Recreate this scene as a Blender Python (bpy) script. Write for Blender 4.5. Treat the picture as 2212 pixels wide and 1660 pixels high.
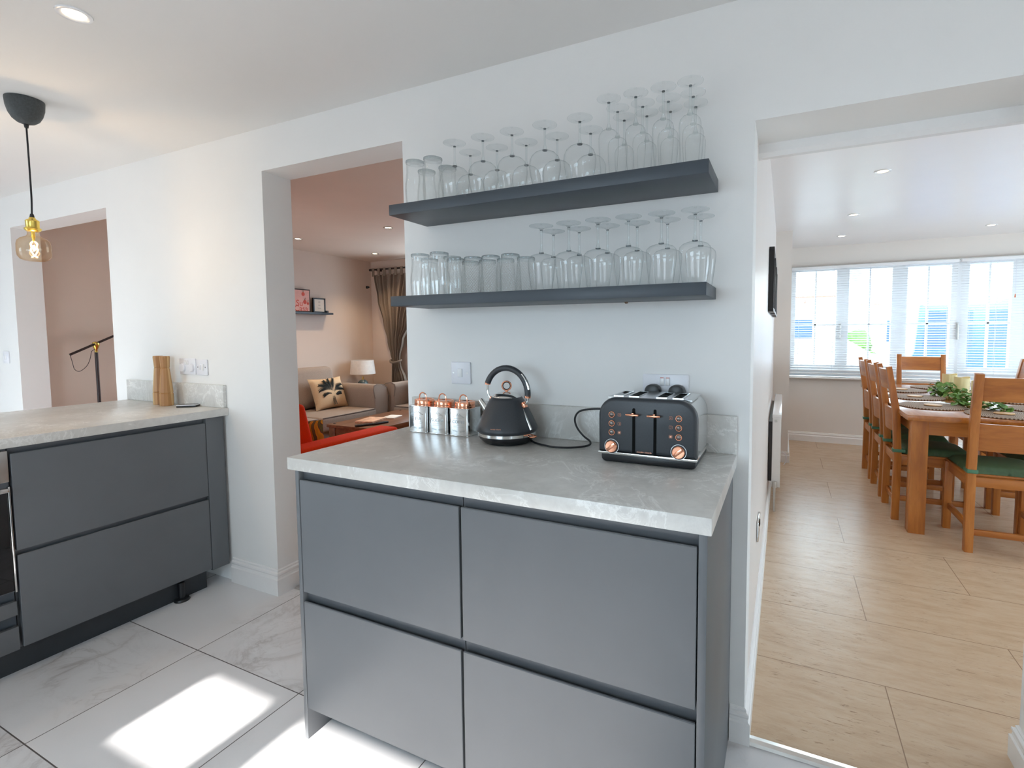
import bpy, bmesh, math, random
from mathutils import Vector, Matrix
PI = math.pi
rnd = random.Random(7)
sc = bpy.context.scene
COL = sc.collection
for o in list(bpy.data.objects):
    bpy.data.objects.remove(o)

# ------------------------------------------------------------------ camera
def make_camera():
    yaw, pitch, roll, f = 0.4363, -0.0627, -0.0062, 1082.48
    u0, v0, W, H = 1188.59, 787.67, 2212.0, 1660.0
    fw = Vector((-math.sin(yaw)*math.cos(pitch), math.cos(yaw)*math.cos(pitch), math.sin(pitch)))
    r = Vector((math.cos(yaw), math.sin(yaw), 0)); u = r.cross(fw)
    r2 = r*math.cos(roll) + u*math.sin(roll); u2 = -r*math.sin(roll) + u*math.cos(roll)
    cd = bpy.data.cameras.new('camera'); cam = bpy.data.objects.new('camera', cd); COL.objects.link(cam)
    m = Matrix((r2, u2, -fw)).transposed().to_4x4(); m.translation = Vector((0.0895, -1.6244, 1.2953))
    cam.matrix_world = m
    cd.sensor_fit = 'HORIZONTAL'; cd.sensor_width = 36.0; cd.lens = 36.0*f/W
    cd.shift_x = (W/2-u0)/W; cd.shift_y = (v0-H/2)/W
    cd.clip_start = 0.02; cd.clip_end = 200
    sc.camera = cam
make_camera()
sc.view_settings.view_transform = 'Standard'; sc.view_settings.look = 'None'
sc.view_settings.gamma = 1.0; sc.view_settings.use_curve_mapping = False
sc.view_settings.exposure = -0.20
cy = sc.cycles
cy.use_denoising = True; cy.max_bounces = 14; cy.diffuse_bounces = 7; cy.glossy_bounces = 5
cy.transmission_bounces = 10; cy.transparent_max_bounces = 24; cy.caustics_reflective = False; cy.caustics_refractive = False
cy.sample_clamp_indirect = 8.0
# ------------------------------------------------------------------ daylight
world = bpy.data.worlds.new('sky'); sc.world = world; world.use_nodes = True
wb = world.node_tree.nodes['Background']; wb.inputs[0].default_value = (0.67, 0.86, 1.0, 1); wb.inputs[1].default_value = 10.0
def sun():
    d = bpy.data.lights.new('sun', 'SUN'); d.energy = 22.0; d.angle = math.radians(1.0); d.color = (1.0, 0.97, 0.93)
    o = bpy.data.objects.new('sun', d); COL.objects.link(o)
    el = math.radians(33.0)
    dirv = Vector((0.0, math.cos(el), -math.sin(el)))
    o.rotation_euler = dirv.to_track_quat('-Z', 'Y').to_euler(); o.location = (0, -6, 5)
sun()
def portal(loc, sx, sz, toward):
    d = bpy.data.lights.new('window_portal', 'AREA'); d.shape = 'RECTANGLE'; d.size = sx; d.size_y = sz
    o = bpy.data.objects.new('window_portal', d); COL.objects.link(o); o.location = loc
    o.rotation_euler = Vector(toward).to_track_quat('-Z', 'Z').to_euler()
    d.cycles.is_portal = True
portal((-4.25, -3.36, 1.08), 1.3, 1.95, (0, 1, 0))
portal((-1.0, -3.36, 1.35), 1.9, 1.1, (0, 1, 0))
portal((2.6, -3.36, 1.08), .7, 1.95, (0, 1, 0))
portal((3.46, 2.5, 1.03), 3.2, 1.36, (-1, 0, 0))  # portal of the added east opening
portal((1.5, 5.08, 1.42), 2.6, 1.3, (0, -1, 0))
portal((-3.2, 3.72, 1.45), 2.0, 1.5, (0, -1, 0))

# ------------------------------------------------------------------ material helpers
MATS = {}
def newmat(name):
    m = bpy.data.materials.new(name); m.use_nodes = True
    nt = m.node_tree; b = nt.nodes['Principled BSDF']; MATS[name] = m
    return m, nt, b
def N(nt, t, **kw):
    n = nt.nodes.new(t)
    for k, v in kw.items(): setattr(n, k, v)
    return n
def L(nt, a, b): nt.links.new(a, b)
def coords(nt, scale=(1, 1, 1), rot=(0, 0, 0)):
    tc = N(nt, 'ShaderNodeTexCoord'); mp = N(nt, 'ShaderNodeMapping')
    mp.inputs['Scale'].default_value = scale; mp.inputs['Rotation'].default_value = rot
    L(nt, tc.outputs['Object'], mp.inputs[0]); return mp.outputs[0]
def noise(nt, vec, s, det=4, rough=.55, dist=0):
    n = N(nt, 'ShaderNodeTexNoise'); n.inputs['Scale'].default_value = s; n.inputs['Detail'].default_value = det
    n.inputs['Roughness'].default_value = rough; n.inputs['Distortion'].default_value = dist
    L(nt, vec, n.inputs['Vector']); return n.outputs[0]
def ramp(nt, fac, stops, interp='LINEAR'):
    r = N(nt, 'ShaderNodeValToRGB'); r.color_ramp.interpolation = interp
    el = r.color_ramp.elements
    while len(el) < len(stops): el.new(0.5)
    for e, (p, c) in zip(el, stops):
        e.position = p; e.color = (c[0], c[1], c[2], 1) if hasattr(c, '__len__') else (c, c, c, 1)
    L(nt, fac, r.inputs[0]); return r.outputs[0]
def math_(nt, op, a, b=None, c=None):
    n = N(nt, 'ShaderNodeMath', operation=op)
    for i, v in enumerate((a, b, c)):
        if v is None: continue
        if hasattr(v, 'links'): L(nt, v, n.inputs[i])
        else: n.inputs[i].default_value = v
    return n.outputs[0]
def mixc(nt, fac, a, b, blend='MIX'):
    n = N(nt, 'ShaderNodeMix', data_type='RGBA', blend_type=blend)
    for i, v in ((0, fac), (6, a), (7, b)):
        if hasattr(v, 'links'): L(nt, v, n.inputs[i])
        else: n.inputs[i].default_value = v if i == 0 else (v[0], v[1], v[2], 1)
    return n.outputs[2]
def bump(nt, b, h, strength=.3, dist=.002):
    n = N(nt, 'ShaderNodeBump'); n.inputs['Strength'].default_value = strength; n.inputs['Distance'].default_value = dist
    L(nt, h, n.inputs['Height']); L(nt, n.outputs[0], b.inputs['Normal'])
def simple(name, col, rough=.5, metal=0, var=.06, s=30, bmp=0, coat=0, spec=None):
    m, nt, b = newmat(name)
    v = coords(nt); f = noise(nt, v, s)
    c1 = tuple(min(1, x*(1+var)) for x in col); c0 = tuple(x*(1-var) for x in col)
    L(nt, ramp(nt, f, [(.3, c0), (.7, c1)]), b.inputs['Base Color'])
    b.inputs['Roughness'].default_value = rough; b.inputs['Metallic'].default_value = metal
    if coat: b.inputs['Coat Weight'].default_value = coat; b.inputs['Coat Roughness'].default_value = .1
    if spec is not None: b.inputs['Specular IOR Level'].default_value = spec
    if bmp: bump(nt, b, f, bmp)
    return m
simple('wall_paint', (.80, .80, .79), .55, var=.01, s=3, bmp=.02)
simple('dining_bounce_tint', (.77, .715, .665), .5, var=.01, s=3)  # beige stands for warm light bounced off the floor, put into the colour
simple('wall_satin_bounce', (.74, .69, .655), .38, var=.01, s=3)  # satin finish; its warm tone is floor bounce painted in
simple('ceiling_paint', (.74, .73, .715), .7, var=.01, s=2)
simple('ceiling_satin', (.79, .755, .745), .32, var=.015, s=2)
simple('living_light_tint', (.72, .60, .515), .6, var=.02, s=3)  # light paint browned to carry the room's dim, warm wood-floor bounce
simple('gloss_white', (.84, .83, .82), .25, var=.01)
simple('upvc', (.86, .87, .88), .3, var=.01)
simple('cabinet', (.116, .124, .133), .46, var=.03, s=6)
simple('cabinet_rail', (.098, .106, .117), .45, var=.03)
simple('plinth_dark', (.03, .035, .04), .5)
simple('shelf_grey', (.042, .055, .070), .42, var=.05, s=8)
simple('white_plastic', (.78, .79, .84), .3, var=.01)
simple('white_shiny', (.82, .82, .83), .15, var=.01)
simple('black_plastic', (.012, .013, .015), .35)
simple('black_rubber', (.01, .01, .012), .5)
simple('kettle_grey', (.029, .034, .041), .38, var=.1, s=200)
simple('toaster_grey', (.029, .034, .041), .40, var=.1, s=200)
simple('steel', (.72, .72, .71), .12, 1, var=.03)
simple('steel_dark', (.22, .20, .19), .2, .9)
simple('steel_wrap', (.66, .67, .67), .20, 1, var=.02)
simple('steel_brushed', (.62, .62, .6), .28, 1, var=.05)
simple('tin', (.80, .82, .83), .10, 1, var=.03)
simple('tin_engrave', (.42, .45, .47), .35, 1, var=.05)
simple('copper', (.88, .40, .25), .18, 1, var=.06)
simple('rose', (.80, .40, .27), .3, .9)
simple('brass', (.76, .55, .13), .22, 1, var=.08)
simple('cup_black', (.045, .052, .055), .55, var=.25, s=150)
simple('cable_black', (.012, .012, .015), .7)
simple('lamp_black', (.03, .02, .02), .4)
simple('grey_socket_dark', (.004, .004, .004), .7, spec=.1)
simple('candle', (.86, .74, .40), .5, var=.03)
simple('leaf', (.13, .27, .055), .5, var=.5, s=18)
simple('blossom', (.85, .55, .42), .5)
simple('green_cushion', (.062, .120, .058), .55, var=.15, s=40)
simple('green_tie', (.07, .20, .12), .55)
simple('sofa_grey', (.32, .255, .215), .9, var=.2, s=240, bmp=.3)
simple('piping', (.17, .135, .12), .8)
simple('orange', (.80, .045, .004), .9, var=.1, s=160, bmp=.2, spec=.15)
simple('curtain', (.215, .17, .135), .85, var=.15, s=180)
simple('shade', (.86, .80, .74), .8)
simple('lamp_ceramic', (.09, .13, .14), .3, var=.5, s=60)
simple('print_pink', (.80, .42, .36), .6, var=.05)
simple('print_red', (.65, .08, .045), .6)
simple('print_leaf', (.12, .13, .04), .6)
simple('print_cream', (.75, .68, .60), .6, var=.02)
simple('print_text', (.32, .29, .28), .6)
simple('frame_black', (.012, .012, .013), .35)
simple('paper', (.80, .76, .70), .7, var=.05)
simple('magazine', (.70, .42, .28), .5, var=.35, s=25)
simple('remote', (.012, .012, .015), .4)
simple('cushion_beige', (.62, .44, .27), .85, var=.06, s=200)
simple('cushion_palm', (.012, .018, .018), .85)
simple('alu', (.70, .69, .67), .25, 1)
simple('grille', (.05, .05, .055), .4)
simple('car_glass', (.16, .25, .36), .1)
simple('van_blue', (.006, .050, .20), .3, coat=.5)
simple('van_glass', (.02, .05, .12), .1)
simple('tyre', (.015, .015, .015), .7)
simple('car_white', (.75, .77, .8), .25, coat=.5)
simple('render_white', (.80, .78, .74), .8)
simple('red_tile', (.42, .07, .05), .8, var=.2)
simple('asphalt', (.30, .30, .31), .9)
simple('hedge_green', (.035, .10, .012), .8, var=.6, s=12, bmp=.5)
simple('slat_white', (.86, .87, .89), .4, var=.01)
simple('cord_tip', (.70, .16, .04), .5)
simple('oven_glass', (.008, .008, .009), .04, var=.01)
simple('phone_glass', (.03, .04, .045), .08)
simple('wood_tip', (.60, .35, .15), .5)
simple('brown_spot', (.22, .13, .08), .6)

def marble_floor():
    m, nt, b = newmat('floor_marble'); tc = N(nt, 'ShaderNodeTexCoord').outputs['Object']
    sep = N(nt, 'ShaderNodeSeparateXYZ'); L(nt, tc, sep.inputs[0])
    fx = math_(nt, 'ADD', math_(nt, 'DIVIDE', sep.outputs[0], .600), 2.0727/.600)   # joints at x=-2.073+.6k
    fy = math_(nt, 'ADD', math_(nt, 'DIVIDE', sep.outputs[1], .520), .441/.520)
    ix = math_(nt, 'FLOOR', fx); iy = math_(nt, 'FLOOR', fy)
    frx = math_(nt, 'FRACT', fx); fry = math_(nt, 'FRACT', fy)
    def edge(fr, w): return math_(nt, 'LESS_THAN', math_(nt, 'MINIMUM', fr, math_(nt, 'SUBTRACT', 1, fr)), w)
    grout = math_(nt, 'MAXIMUM', edge(frx, .0030), edge(fry, .0036))
    off = N(nt, 'ShaderNodeCombineXYZ'); L(nt, math_(nt, 'MULTIPLY', ix, 3.71), off.inputs[0]); L(nt, math_(nt, 'MULTIPLY', iy, 5.33), off.inputs[1])
    va = N(nt, 'ShaderNodeVectorMath', operation='ADD'); L(nt, tc, va.inputs[0]); L(nt, off.outputs[0], va.inputs[1])
    v = va.outputs[0]
    n1 = noise(nt, v, 1.7, 7, .6, 1.2); n2 = noise(nt, v, 3.5, 8, .65, 2.0); n3 = noise(nt, v, 1.3, 3)
    vein = ramp(nt, math_(nt, 'ABSOLUTE', math_(nt, 'SUBTRACT', n1, .5)), [(0, 1), (.022, .35), (.075, 0)])
    vein2 = ramp(nt, math_(nt, 'ABSOLUTE', math_(nt, 'SUBTRACT', n2, .5)), [(0, .6), (.02, .15), (.05, 0)])
    mask = ramp(nt, n3, [(.46, 0), (.66, 1)])
    vv = math_(nt, 'MULTIPLY', math_(nt, 'MAXIMUM', vein, vein2), mask)
    cloud = ramp(nt, n3, [(.3, (.80, .79, .80)), (.75, (.70, .685, .685))])
    c = mixc(nt, math_(nt, 'MULTIPLY', vv, .75), cloud, (.33, .285, .27))
    c = mixc(nt, grout, c, (.10, .085, .085))
    L(nt, c, b.inputs['Base Color']); L(nt, math_(nt, 'ADD', math_(nt, 'MULTIPLY', grout, .5), .09), b.inputs['Roughness'])
marble_floor()
def travertine():
    m, nt, b = newmat('floor_travertine'); tc = N(nt, 'ShaderNodeTexCoord').outputs['Object']
    sep = N(nt, 'ShaderNodeSeparateXYZ'); L(nt, tc, sep.inputs[0])
    fy = math_(nt, 'DIVIDE', math_(nt, 'SUBTRACT', sep.outputs[1], .018), .457)
    iy = math_(nt, 'FLOOR', fy); fry = math_(nt, 'FRACT', fy)
    sh = math_(nt, 'MULTIPLY', math_(nt, 'PINGPONG', iy, 1), .5)
    fx = math_(nt, 'ADD', math_(nt, 'DIVIDE', math_(nt, 'SUBTRACT', sep.outputs[0], .45), .98), sh)
    ix = math_(nt, 'FLOOR', fx); frx = math_(nt, 'FRACT', fx)
    def edge(fr, w): return math_(nt, 'LESS_THAN', math_(nt, 'MINIMUM', fr, math_(nt, 'SUBTRACT', 1, fr)), w)
    grout = math_(nt, 'MAXIMUM', edge(frx, .0018), edge(fry, .0038))
    off = N(nt, 'ShaderNodeCombineXYZ'); L(nt, math_(nt, 'MULTIPLY', ix, 2.7), off.inputs[0]); L(nt, math_(nt, 'MULTIPLY', iy, 1.9), off.inputs[1])
    va = N(nt, 'ShaderNodeVectorMath', operation='ADD'); L(nt, tc, va.inputs[0]); L(nt, off.outputs[0], va.inputs[1])
    mp = N(nt, 'ShaderNodeMapping'); mp.inputs['Scale'].default_value = (1, 4.0, 1); L(nt, va.outputs[0], mp.inputs[0])
    mp2 = N(nt, 'ShaderNodeMapping'); mp2.inputs['Scale'].default_value = (1, 7.0, 1); L(nt, va.outputs[0], mp2.inputs[0])
    v = mp.outputs[0]
    n1 = noise(nt, v, 5, 10, .72, .3); n2 = noise(nt, mp2.outputs[0], 17, 6, .7, .9); n0 = noise(nt, va.outputs[0], 2.6, 3)
    base = ramp(nt, n1, [(.20, (.44, .29, .175)), (.5, (.56, .40, .265)), (.82, (.62, .47, .335))])
    pit = ramp(nt, n2, [(.37, 1), (.40, 0)])
    pitm = math_(nt, 'MULTIPLY', pit, ramp(nt, n0, [(.40, .10), (.62, .8)]))
    c = mixc(nt, math_(nt, 'MULTIPLY', pitm, .9), base, (.22, .12, .06))
    c = mixc(nt, math_(nt, 'MULTIPLY', grout, .85), c, (.25, .15, .09))
    L(nt, c, b.inputs['Base Color']); b.inputs['Roughness'].default_value = .27
    h = math_(nt, 'SUBTRACT', n1, math_(nt, 'ADD', pitm, grout)); bump(nt, b, h, .35, .003)
travertine()
def worktop():
    m, nt, b = newmat('worktop'); v = coords(nt)
    n1 = noise(nt, v, 3.2, 8, .62, 1.6); n2 = noise(nt, v, 7, 9, .7, 2.2); n3 = noise(nt, v, 2.1, 3); n4 = noise(nt, v, 22, 6, .65, .5)
    base = ramp(nt, n4, [(.25, (.56, .55, .53)), (.5, (.65, .642, .62)), (.78, (.73, .725, .70))])
    dark = ramp(nt, n3, [(.38, .55), (.60, 0)])
    c = mixc(nt, dark, base, (.47, .455, .42))
    ve = math_(nt, 'MULTIPLY', ramp(nt, math_(nt, 'ABSOLUTE', math_(nt, 'SUBTRACT', n1, .52)), [(0, 1), (.008, .5), (.02, 0)]), ramp(nt, n3, [(.38, 0), (.52, 1)]))
    ve2 = math_(nt, 'MULTIPLY', ramp(nt, math_(nt, 'ABSOLUTE', math_(nt, 'SUBTRACT', n2, .47)), [(0, .8), (.010, .3), (.025, 0)]), ramp(nt, n1, [(.46, 0), (.56, 1)]))
    c = mixc(nt, math_(nt, 'MULTIPLY', math_(nt, 'MAXIMUM', ve, ve2), .85), c, (.84, .84, .82))
    crack = math_(nt, 'MULTIPLY', ramp(nt, math_(nt, 'ABSOLUTE', math_(nt, 'SUBTRACT', n2, .6)), [(0, .8), (.006, 0)]), ramp(nt, n1, [(.3, 1), (.45, 0)]))
    c = mixc(nt, math_(nt, 'MULTIPLY', crack, .6), c, (.24, .24, .23))
    L(nt, c, b.inputs['Base Color']); b.inputs['Roughness'].default_value = .33
    b.inputs['Coat Weight'].default_value = .1; b.inputs['Coat Roughness'].default_value = .3
worktop()
def wood(name, c0, c1, c2, scale=(1, 1, .12), s=14, rough=.38, coat=.15):
    m, nt, b = newmat(name); v = coords(nt, scale)
    n1 = noise(nt, v, s, 6, .6, .6); n2 = noise(nt, v, s*4, 4, .6, .2)
    c = ramp(nt, n1, [(.28, c0), (.5, c1), (.72, c2)]); c = mixc(nt, math_(nt, 'MULTIPLY', ramp(nt, n2, [(.4, 1), (.55, 0)]), .3), c, c0)
    L(nt, c, b.inputs['Base Color']); b.inputs['Roughness'].default_value = rough
    b.inputs['Coat Weight'].default_value = coat; b.inputs['Coat Roughness'].default_value = .2
O0, O1, O2 = (.31, .092, .014), (.46, .155, .026), (.55, .21, .045)
wood('oak_z', O0, O1, O2); wood('oak_x', O0, O1, O2, (.12, 1, 1)); wood('oak_y', O0, O1, O2, (1, .12, 1))
wood('oak_top', O0, O1, O2, (1, .12, 1), 14, .20, .7)
wood('pine_dark', (.14, .055, .025), (.21, .09, .04), (.27, .125, .06), (1, .12, 1))
wood('oak_floor', (.42, .19, .05), (.55, .28, .09), (.62, .34, .13), (1, .1, 1), 8)
def mill_wood():
    m, nt, b = newmat('mill_wood'); tc = N(nt, 'ShaderNodeTexCoord').outputs['Object']
    sep = N(nt, 'ShaderNodeSeparateXYZ'); L(nt, tc, sep.inputs[0])
    ang = math_(nt, 'ARCTAN2', sep.outputs[1], sep.outputs[0])
    seg = math_(nt, 'FLOOR', math_(nt, 'MULTIPLY', math_(nt, 'ADD', ang, math_(nt, 'MULTIPLY', sep.outputs[2], .7)), 1.91))
    wn = N(nt, 'ShaderNodeTexWhiteNoise', noise_dimensions='1D'); L(nt, seg, wn.inputs['W'])
    base = ramp(nt, wn.outputs[0], [(.0, (.36, .17, .06)), (.35, (.50, .28, .11)), (.6, (.68, .46, .22)), (1, (.74, .53, .28))])
    g = noise(nt, coords(nt, (1, 1, .08)), 60, 4)
    c = mixc(nt, math_(nt, 'MULTIPLY', ramp(nt, g, [(.4, 1), (.6, 0)]), .25), base, (.30, .14, .05))
    L(nt, c, b.inputs['Base Color']); b.inputs['Roughness'].default_value = .45
mill_wood()
def woven():
    m, nt, b = newmat('woven_mat'); tc = N(nt, 'ShaderNodeTexCoord').outputs['Object']
    sep = N(nt, 'ShaderNodeSeparateXYZ'); L(nt, tc, sep.inputs[0])
    r = math_(nt, 'SQRT', math_(nt, 'ADD', math_(nt, 'MULTIPLY', sep.outputs[0], sep.outputs[0]), math_(nt, 'MULTIPLY', sep.outputs[1], sep.outputs[1])))
    ang = math_(nt, 'ARCTAN2', sep.outputs[1], sep.outputs[0])
    w = math_(nt, 'MULTIPLY', math_(nt, 'SINE', math_(nt, 'MULTIPLY', r, 420)), math_(nt, 'SINE', math_(nt, 'MULTIPLY', ang, 64)))
    f = math_(nt, 'ADD', math_(nt, 'MULTIPLY', w, .5), .5)
    L(nt, ramp(nt, f, [(.2, (.09, .045, .025)), (.5, (.30, .19, .12)), (.85, (.52, .42, .33))]), b.inputs['Base Color'])
    b.inputs['Roughness'].default_value = .7; bump(nt, b, f, .8, .004)
woven()
def pattern_pillow():
    m, nt, b = newmat('pattern_pillow'); v = coords(nt)
    w = N(nt, 'ShaderNodeTexWave'); w.inputs['Scale'].default_value = 9; w.inputs['Distortion'].default_value = 3; L(nt, v, w.inputs[0])
    L(nt, ramp(nt, w.outputs[1], [(0, (.55, .30, .02)), (.45, (.75, .40, .02)), (.6, (.10, .03, .06)), (.8, (.15, .16, .05))]), b.inputs['Base Color'])
    b.inputs['Roughness'].default_value = .9
pattern_pillow()
def glassy(name, tint=(.985, .99, .99), edge=(.42, .47, .48), power=6.0, rough=.02, bmp=0, glosscol=(1, 1, 1), lattice=False):
    m, nt, b = newmat(name); nt.nodes.remove(b); out = nt.nodes['Material Output']
    lw = N(nt, 'ShaderNodeLayerWeight'); lw.inputs['Blend'].default_value = .5
    e = math_(nt, 'POWER', lw.outputs['Facing'], power)
    tr = N(nt, 'ShaderNodeBsdfTransparent'); tcol = mixc(nt, e, tint, edge)
    if lattice:
        tc_ = N(nt, 'ShaderNodeTexCoord').outputs['Object']; sp = N(nt, 'ShaderNodeSeparateXYZ'); L(nt, tc_, sp.inputs[0])
        an = math_(nt, 'MULTIPLY', math_(nt, 'ARCTAN2', sp.outputs[1], sp.outputs[0]), 12); zz = math_(nt, 'MULTIPLY', sp.outputs[2], 300)
        s1 = math_(nt, 'ABSOLUTE', math_(nt, 'SINE', math_(nt, 'ADD', an, zz))); s2 = math_(nt, 'ABSOLUTE', math_(nt, 'SINE', math_(nt, 'SUBTRACT', an, zz)))
        cut = ramp(nt, math_(nt, 'MINIMUM', s1, s2), [(0, .50), (.28, 0)])
        tcol = mixc(nt, cut, tcol, (.74, .77, .76))
    L(nt, tcol, tr.inputs[0])
    gl = N(nt, 'ShaderNodeBsdfGlossy'); gl.inputs['Roughness'].default_value = rough; gl.inputs[0].default_value = (*glosscol, 1)
    fr = math_(nt, 'ADD', math_(nt, 'MULTIPLY', math_(nt, 'POWER', lw.outputs['Facing'], 5.0), .55), .045)
    mx = N(nt, 'ShaderNodeMixShader'); L(nt, fr, mx.inputs[0]); L(nt, tr.outputs[0], mx.inputs[1]); L(nt, gl.outputs[0], mx.inputs[2])
    L(nt, mx.outputs[0], out.inputs[0])
    if bmp:
        v = coords(nt); vo = N(nt, 'ShaderNodeTexVoronoi'); vo.inputs['Scale'].default_value = 190; L(nt, v, vo.inputs[0])
        bn = N(nt, 'ShaderNodeBump'); bn.inputs['Strength'].default_value = bmp; bn.inputs['Distance'].default_value = .003
        L(nt, vo.outputs[0], bn.inputs['Height'])
        for n in (gl, lw): L(nt, bn.outputs[0], n.inputs['Normal'])
glassy('glass_thin'); glassy('glass_window', (.97, .985, .98), (.7, .75, .75), 5, .0)
glassy('glass_textured', (.995, .995, .995), (.72, .75, .75), 4, .10, .8, lattice=True)
glassy('glass_thick', (.985, .99, .99), (.55, .60, .61), 6)
glassy('glass_knot', (.55, .58, .60), (.15, .17, .18), 1.2)
glassy('glass_stem', (.95, .965, .965), (.50, .55, .56), 3)
glassy('glass_base', (.90, .92, .925), (.35, .39, .40), 1.8)
glassy('glass_amber', (.97, .90, .78), (.78, .52, .24), 2.4, .02)
def solid_glass():
    m, nt, b = newmat('glass_solid'); b.inputs['Base Color'].default_value = (.96, .98, .98, 1); b.inputs['Transmission Weight'].default_value = 1
    b.inputs['Roughness'].default_value = 0; b.inputs['IOR'].default_value = 1.48
solid_glass()
def emis(name, col, s):
    m, nt, b = newmat(name); b.inputs['Base Color'].default_value = (*col, 1)
    b.inputs['Emission Color'].default_value = (*col, 1); b.inputs['Emission Strength'].default_value = s
emis('downlight_glow', (1.0, .78, .48), 14); emis('filament', (1.0, .62, .26), 22)

# ------------------------------------------------------------------ mesh helpers
def M4(x=0, y=0, z=0, rz=0, rx=0, ry=0):
    return Matrix.Translation((x, y, z)) @ Matrix.Rotation(rz, 4, 'Z') @ Matrix.Rotation(ry, 4, 'Y') @ Matrix.Rotation(rx, 4, 'X')
class MB:
    def __init__(s): s.bm = bmesh.new()
    def _merge(s, t, mx):
        if mx is not None: t.transform(mx)
        me = bpy.data.meshes.new('_t'); t.to_mesh(me); t.free(); s.bm.from_mesh(me); bpy.data.meshes.remove(me); return s
    def box(s, x0, x1, y0, y1, z0, z1, bev=0, mx=None, seg=2):
        t = bmesh.new(); bmesh.ops.create_cube(t, size=1)
        for v in t.verts: v.co = Vector(((x0+x1)/2+v.co.x*(x1-x0), (y0+y1)/2+v.co.y*(y1-y0), (z0+z1)/2+v.co.z*(z1-z0)))
        if bev: bmesh.ops.bevel(t, geom=list(t.edges), offset=bev, segments=seg, affect='EDGES', profile=.5)
        return s._merge(t, mx)
    def lathe(s, prof, n=32, mx=None, cap=True):
        t = bmesh.new(); rings = []
        for r, z in prof:
            if r <= 1e-6: rings.append([t.verts.new((0, 0, z))])
            else: rings.append([t.verts.new((r*math.cos(2*PI*i/n), r*math.sin(2*PI*i/n), z)) for i in range(n)])
        for a, b in zip(rings, rings[1:]):
            for i in range(n):
                j = (i+1) % n
                if len(a) == 1 and len(b) == 1: continue
                if len(a) == 1: t.faces.new((a[0], b[j], b[i]))
                elif len(b) == 1: t.faces.new((a[i], a[j], b[0]))
                else: t.faces.new((a[i], a[j], b[j], b[i]))
        if cap:
            for rg, fl in ((rings[0], True), (rings[-1], False)):
                if len(rg) > 1:
                    try: t.faces.new(rg[::-1] if fl else rg)
                    except ValueError: pass
        bmesh.ops.recalc_face_normals(t, faces=t.faces)
        return s._merge(t, mx)
    def tube(s, pts, r, n=8, mx=None, smooth=0, closed=False):
        pts = [Vector(p) for p in pts]
        if smooth: pts = catmull(pts, smooth, closed)
        t = bmesh.new(); rings = []; m = len(pts); up = Vector((0, 0, 1)); prev = None
        for k, p in enumerate(pts):
            if closed: d = pts[(k+1) % m]-pts[k-1]
            else: d = pts[min(k+1, m-1)]-pts[max(k-1, 0)]
            d.normalize()
            if prev is None: a = d.cross(up if abs(d.z) < .9 else Vector((1, 0, 0))).normalized()
            else: a = (prev - d*prev.dot(d)).normalized()
            prev = a; b = d.cross(a); rr = r[k*(len(r)-1)//max(1, m-1)] if hasattr(r, '__len__') else r
            rings.append([t.verts.new(p + a*rr*math.cos(2*PI*i/n) + b*rr*math.sin(2*PI*i/n)) for i in range(n)])
        prs = list(zip(rings, rings[1:])) + ([(rings[-1], rings[0])] if closed else [])
        for a, b in prs:
            for i in range(n): t.faces.new((a[i], a[(i+1) % n], b[(i+1) % n], b[i]))
        if not closed:
            t.faces.new(rings[0][::-1]); t.faces.new(rings[-1])
        bmesh.ops.recalc_face_normals(t, faces=t.faces)
        return s._merge(t, mx)
    def prism(s, poly, d0, d1, axis='y', mx=None, bev=0, seg=2):
        # poly of 2D points; axis = extrusion axis: 'y': (x,z); 'x': (y,z); 'z': (x,y)
        t = bmesh.new()
        f = {'y': lambda p, d: (p[0], d, p[1]), 'x': lambda p, d: (d, p[0], p[1]), 'z': lambda p, d: (p[0], p[1], d)}[axis]
        a = [t.verts.new(f(p, d0)) for p in poly]; b = [t.verts.new(f(p, d1)) for p in poly]; n = len(poly)
        fa = t.faces.new(a[::-1]); fb = t.faces.new(b)
        for i in range(n): t.faces.new((a[i], a[(i+1) % n], b[(i+1) % n], b[i]))
        bmesh.ops.recalc_face_normals(t, faces=t.faces)
        if bev:
            ed = list(set(list(fa.edges)+list(fb.edges))); bmesh.ops.bevel(t, geom=ed, offset=bev, segments=seg, affect='EDGES', profile=.5)
        return s._merge(t, mx)
    def grid(s, fn, nu, nv, mx=None):
        t = bmesh.new(); g = [[t.verts.new(fn(i/nu, j/nv)) for j in range(nv+1)] for i in range(nu+1)]
        for i in range(nu):
            for j in range(nv): t.faces.new((g[i][j], g[i+1][j], g[i+1][j+1], g[i][j+1]))
        return s._merge(t, mx)
    def done(s, name, mat, parent=None, smooth=True, ang=35, loc=None, rz=None):
        me = bpy.data.meshes.new(name); s.bm.to_mesh(me); s.bm.free()
        me.materials.append(MATS[mat])
        o = bpy.data.objects.new(name, me); COL.objects.link(o)
        if parent is not None: o.parent = parent
        if loc: o.location = loc
        if rz: o.rotation_euler.z = rz
        if smooth:
            for p in me.polygons: p.use_smooth = True
            me.set_sharp_from_angle(angle=math.radians(ang))
        return o
def catmull(p, n, closed=False):
    out = []; m = len(p)
    rng = range(m) if closed else range(m-1)
    for i in rng:
        if closed: a, b, c, d = p[i-1], p[i], p[(i+1) % m], p[(i+2) % m]
        else: a, b, c, d = p[max(i-1, 0)], p[i], p[i+1], p[min(i+2, m-1)]
        for k in range(n):
            t = k/n
            out.append(.5*((2*b)+(-a+c)*t+(2*a-5*b+4*c-d)*t*t+(-a+3*b-3*c+d)*t**3))
    if not closed: out.append(p[-1])
    return out
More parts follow.
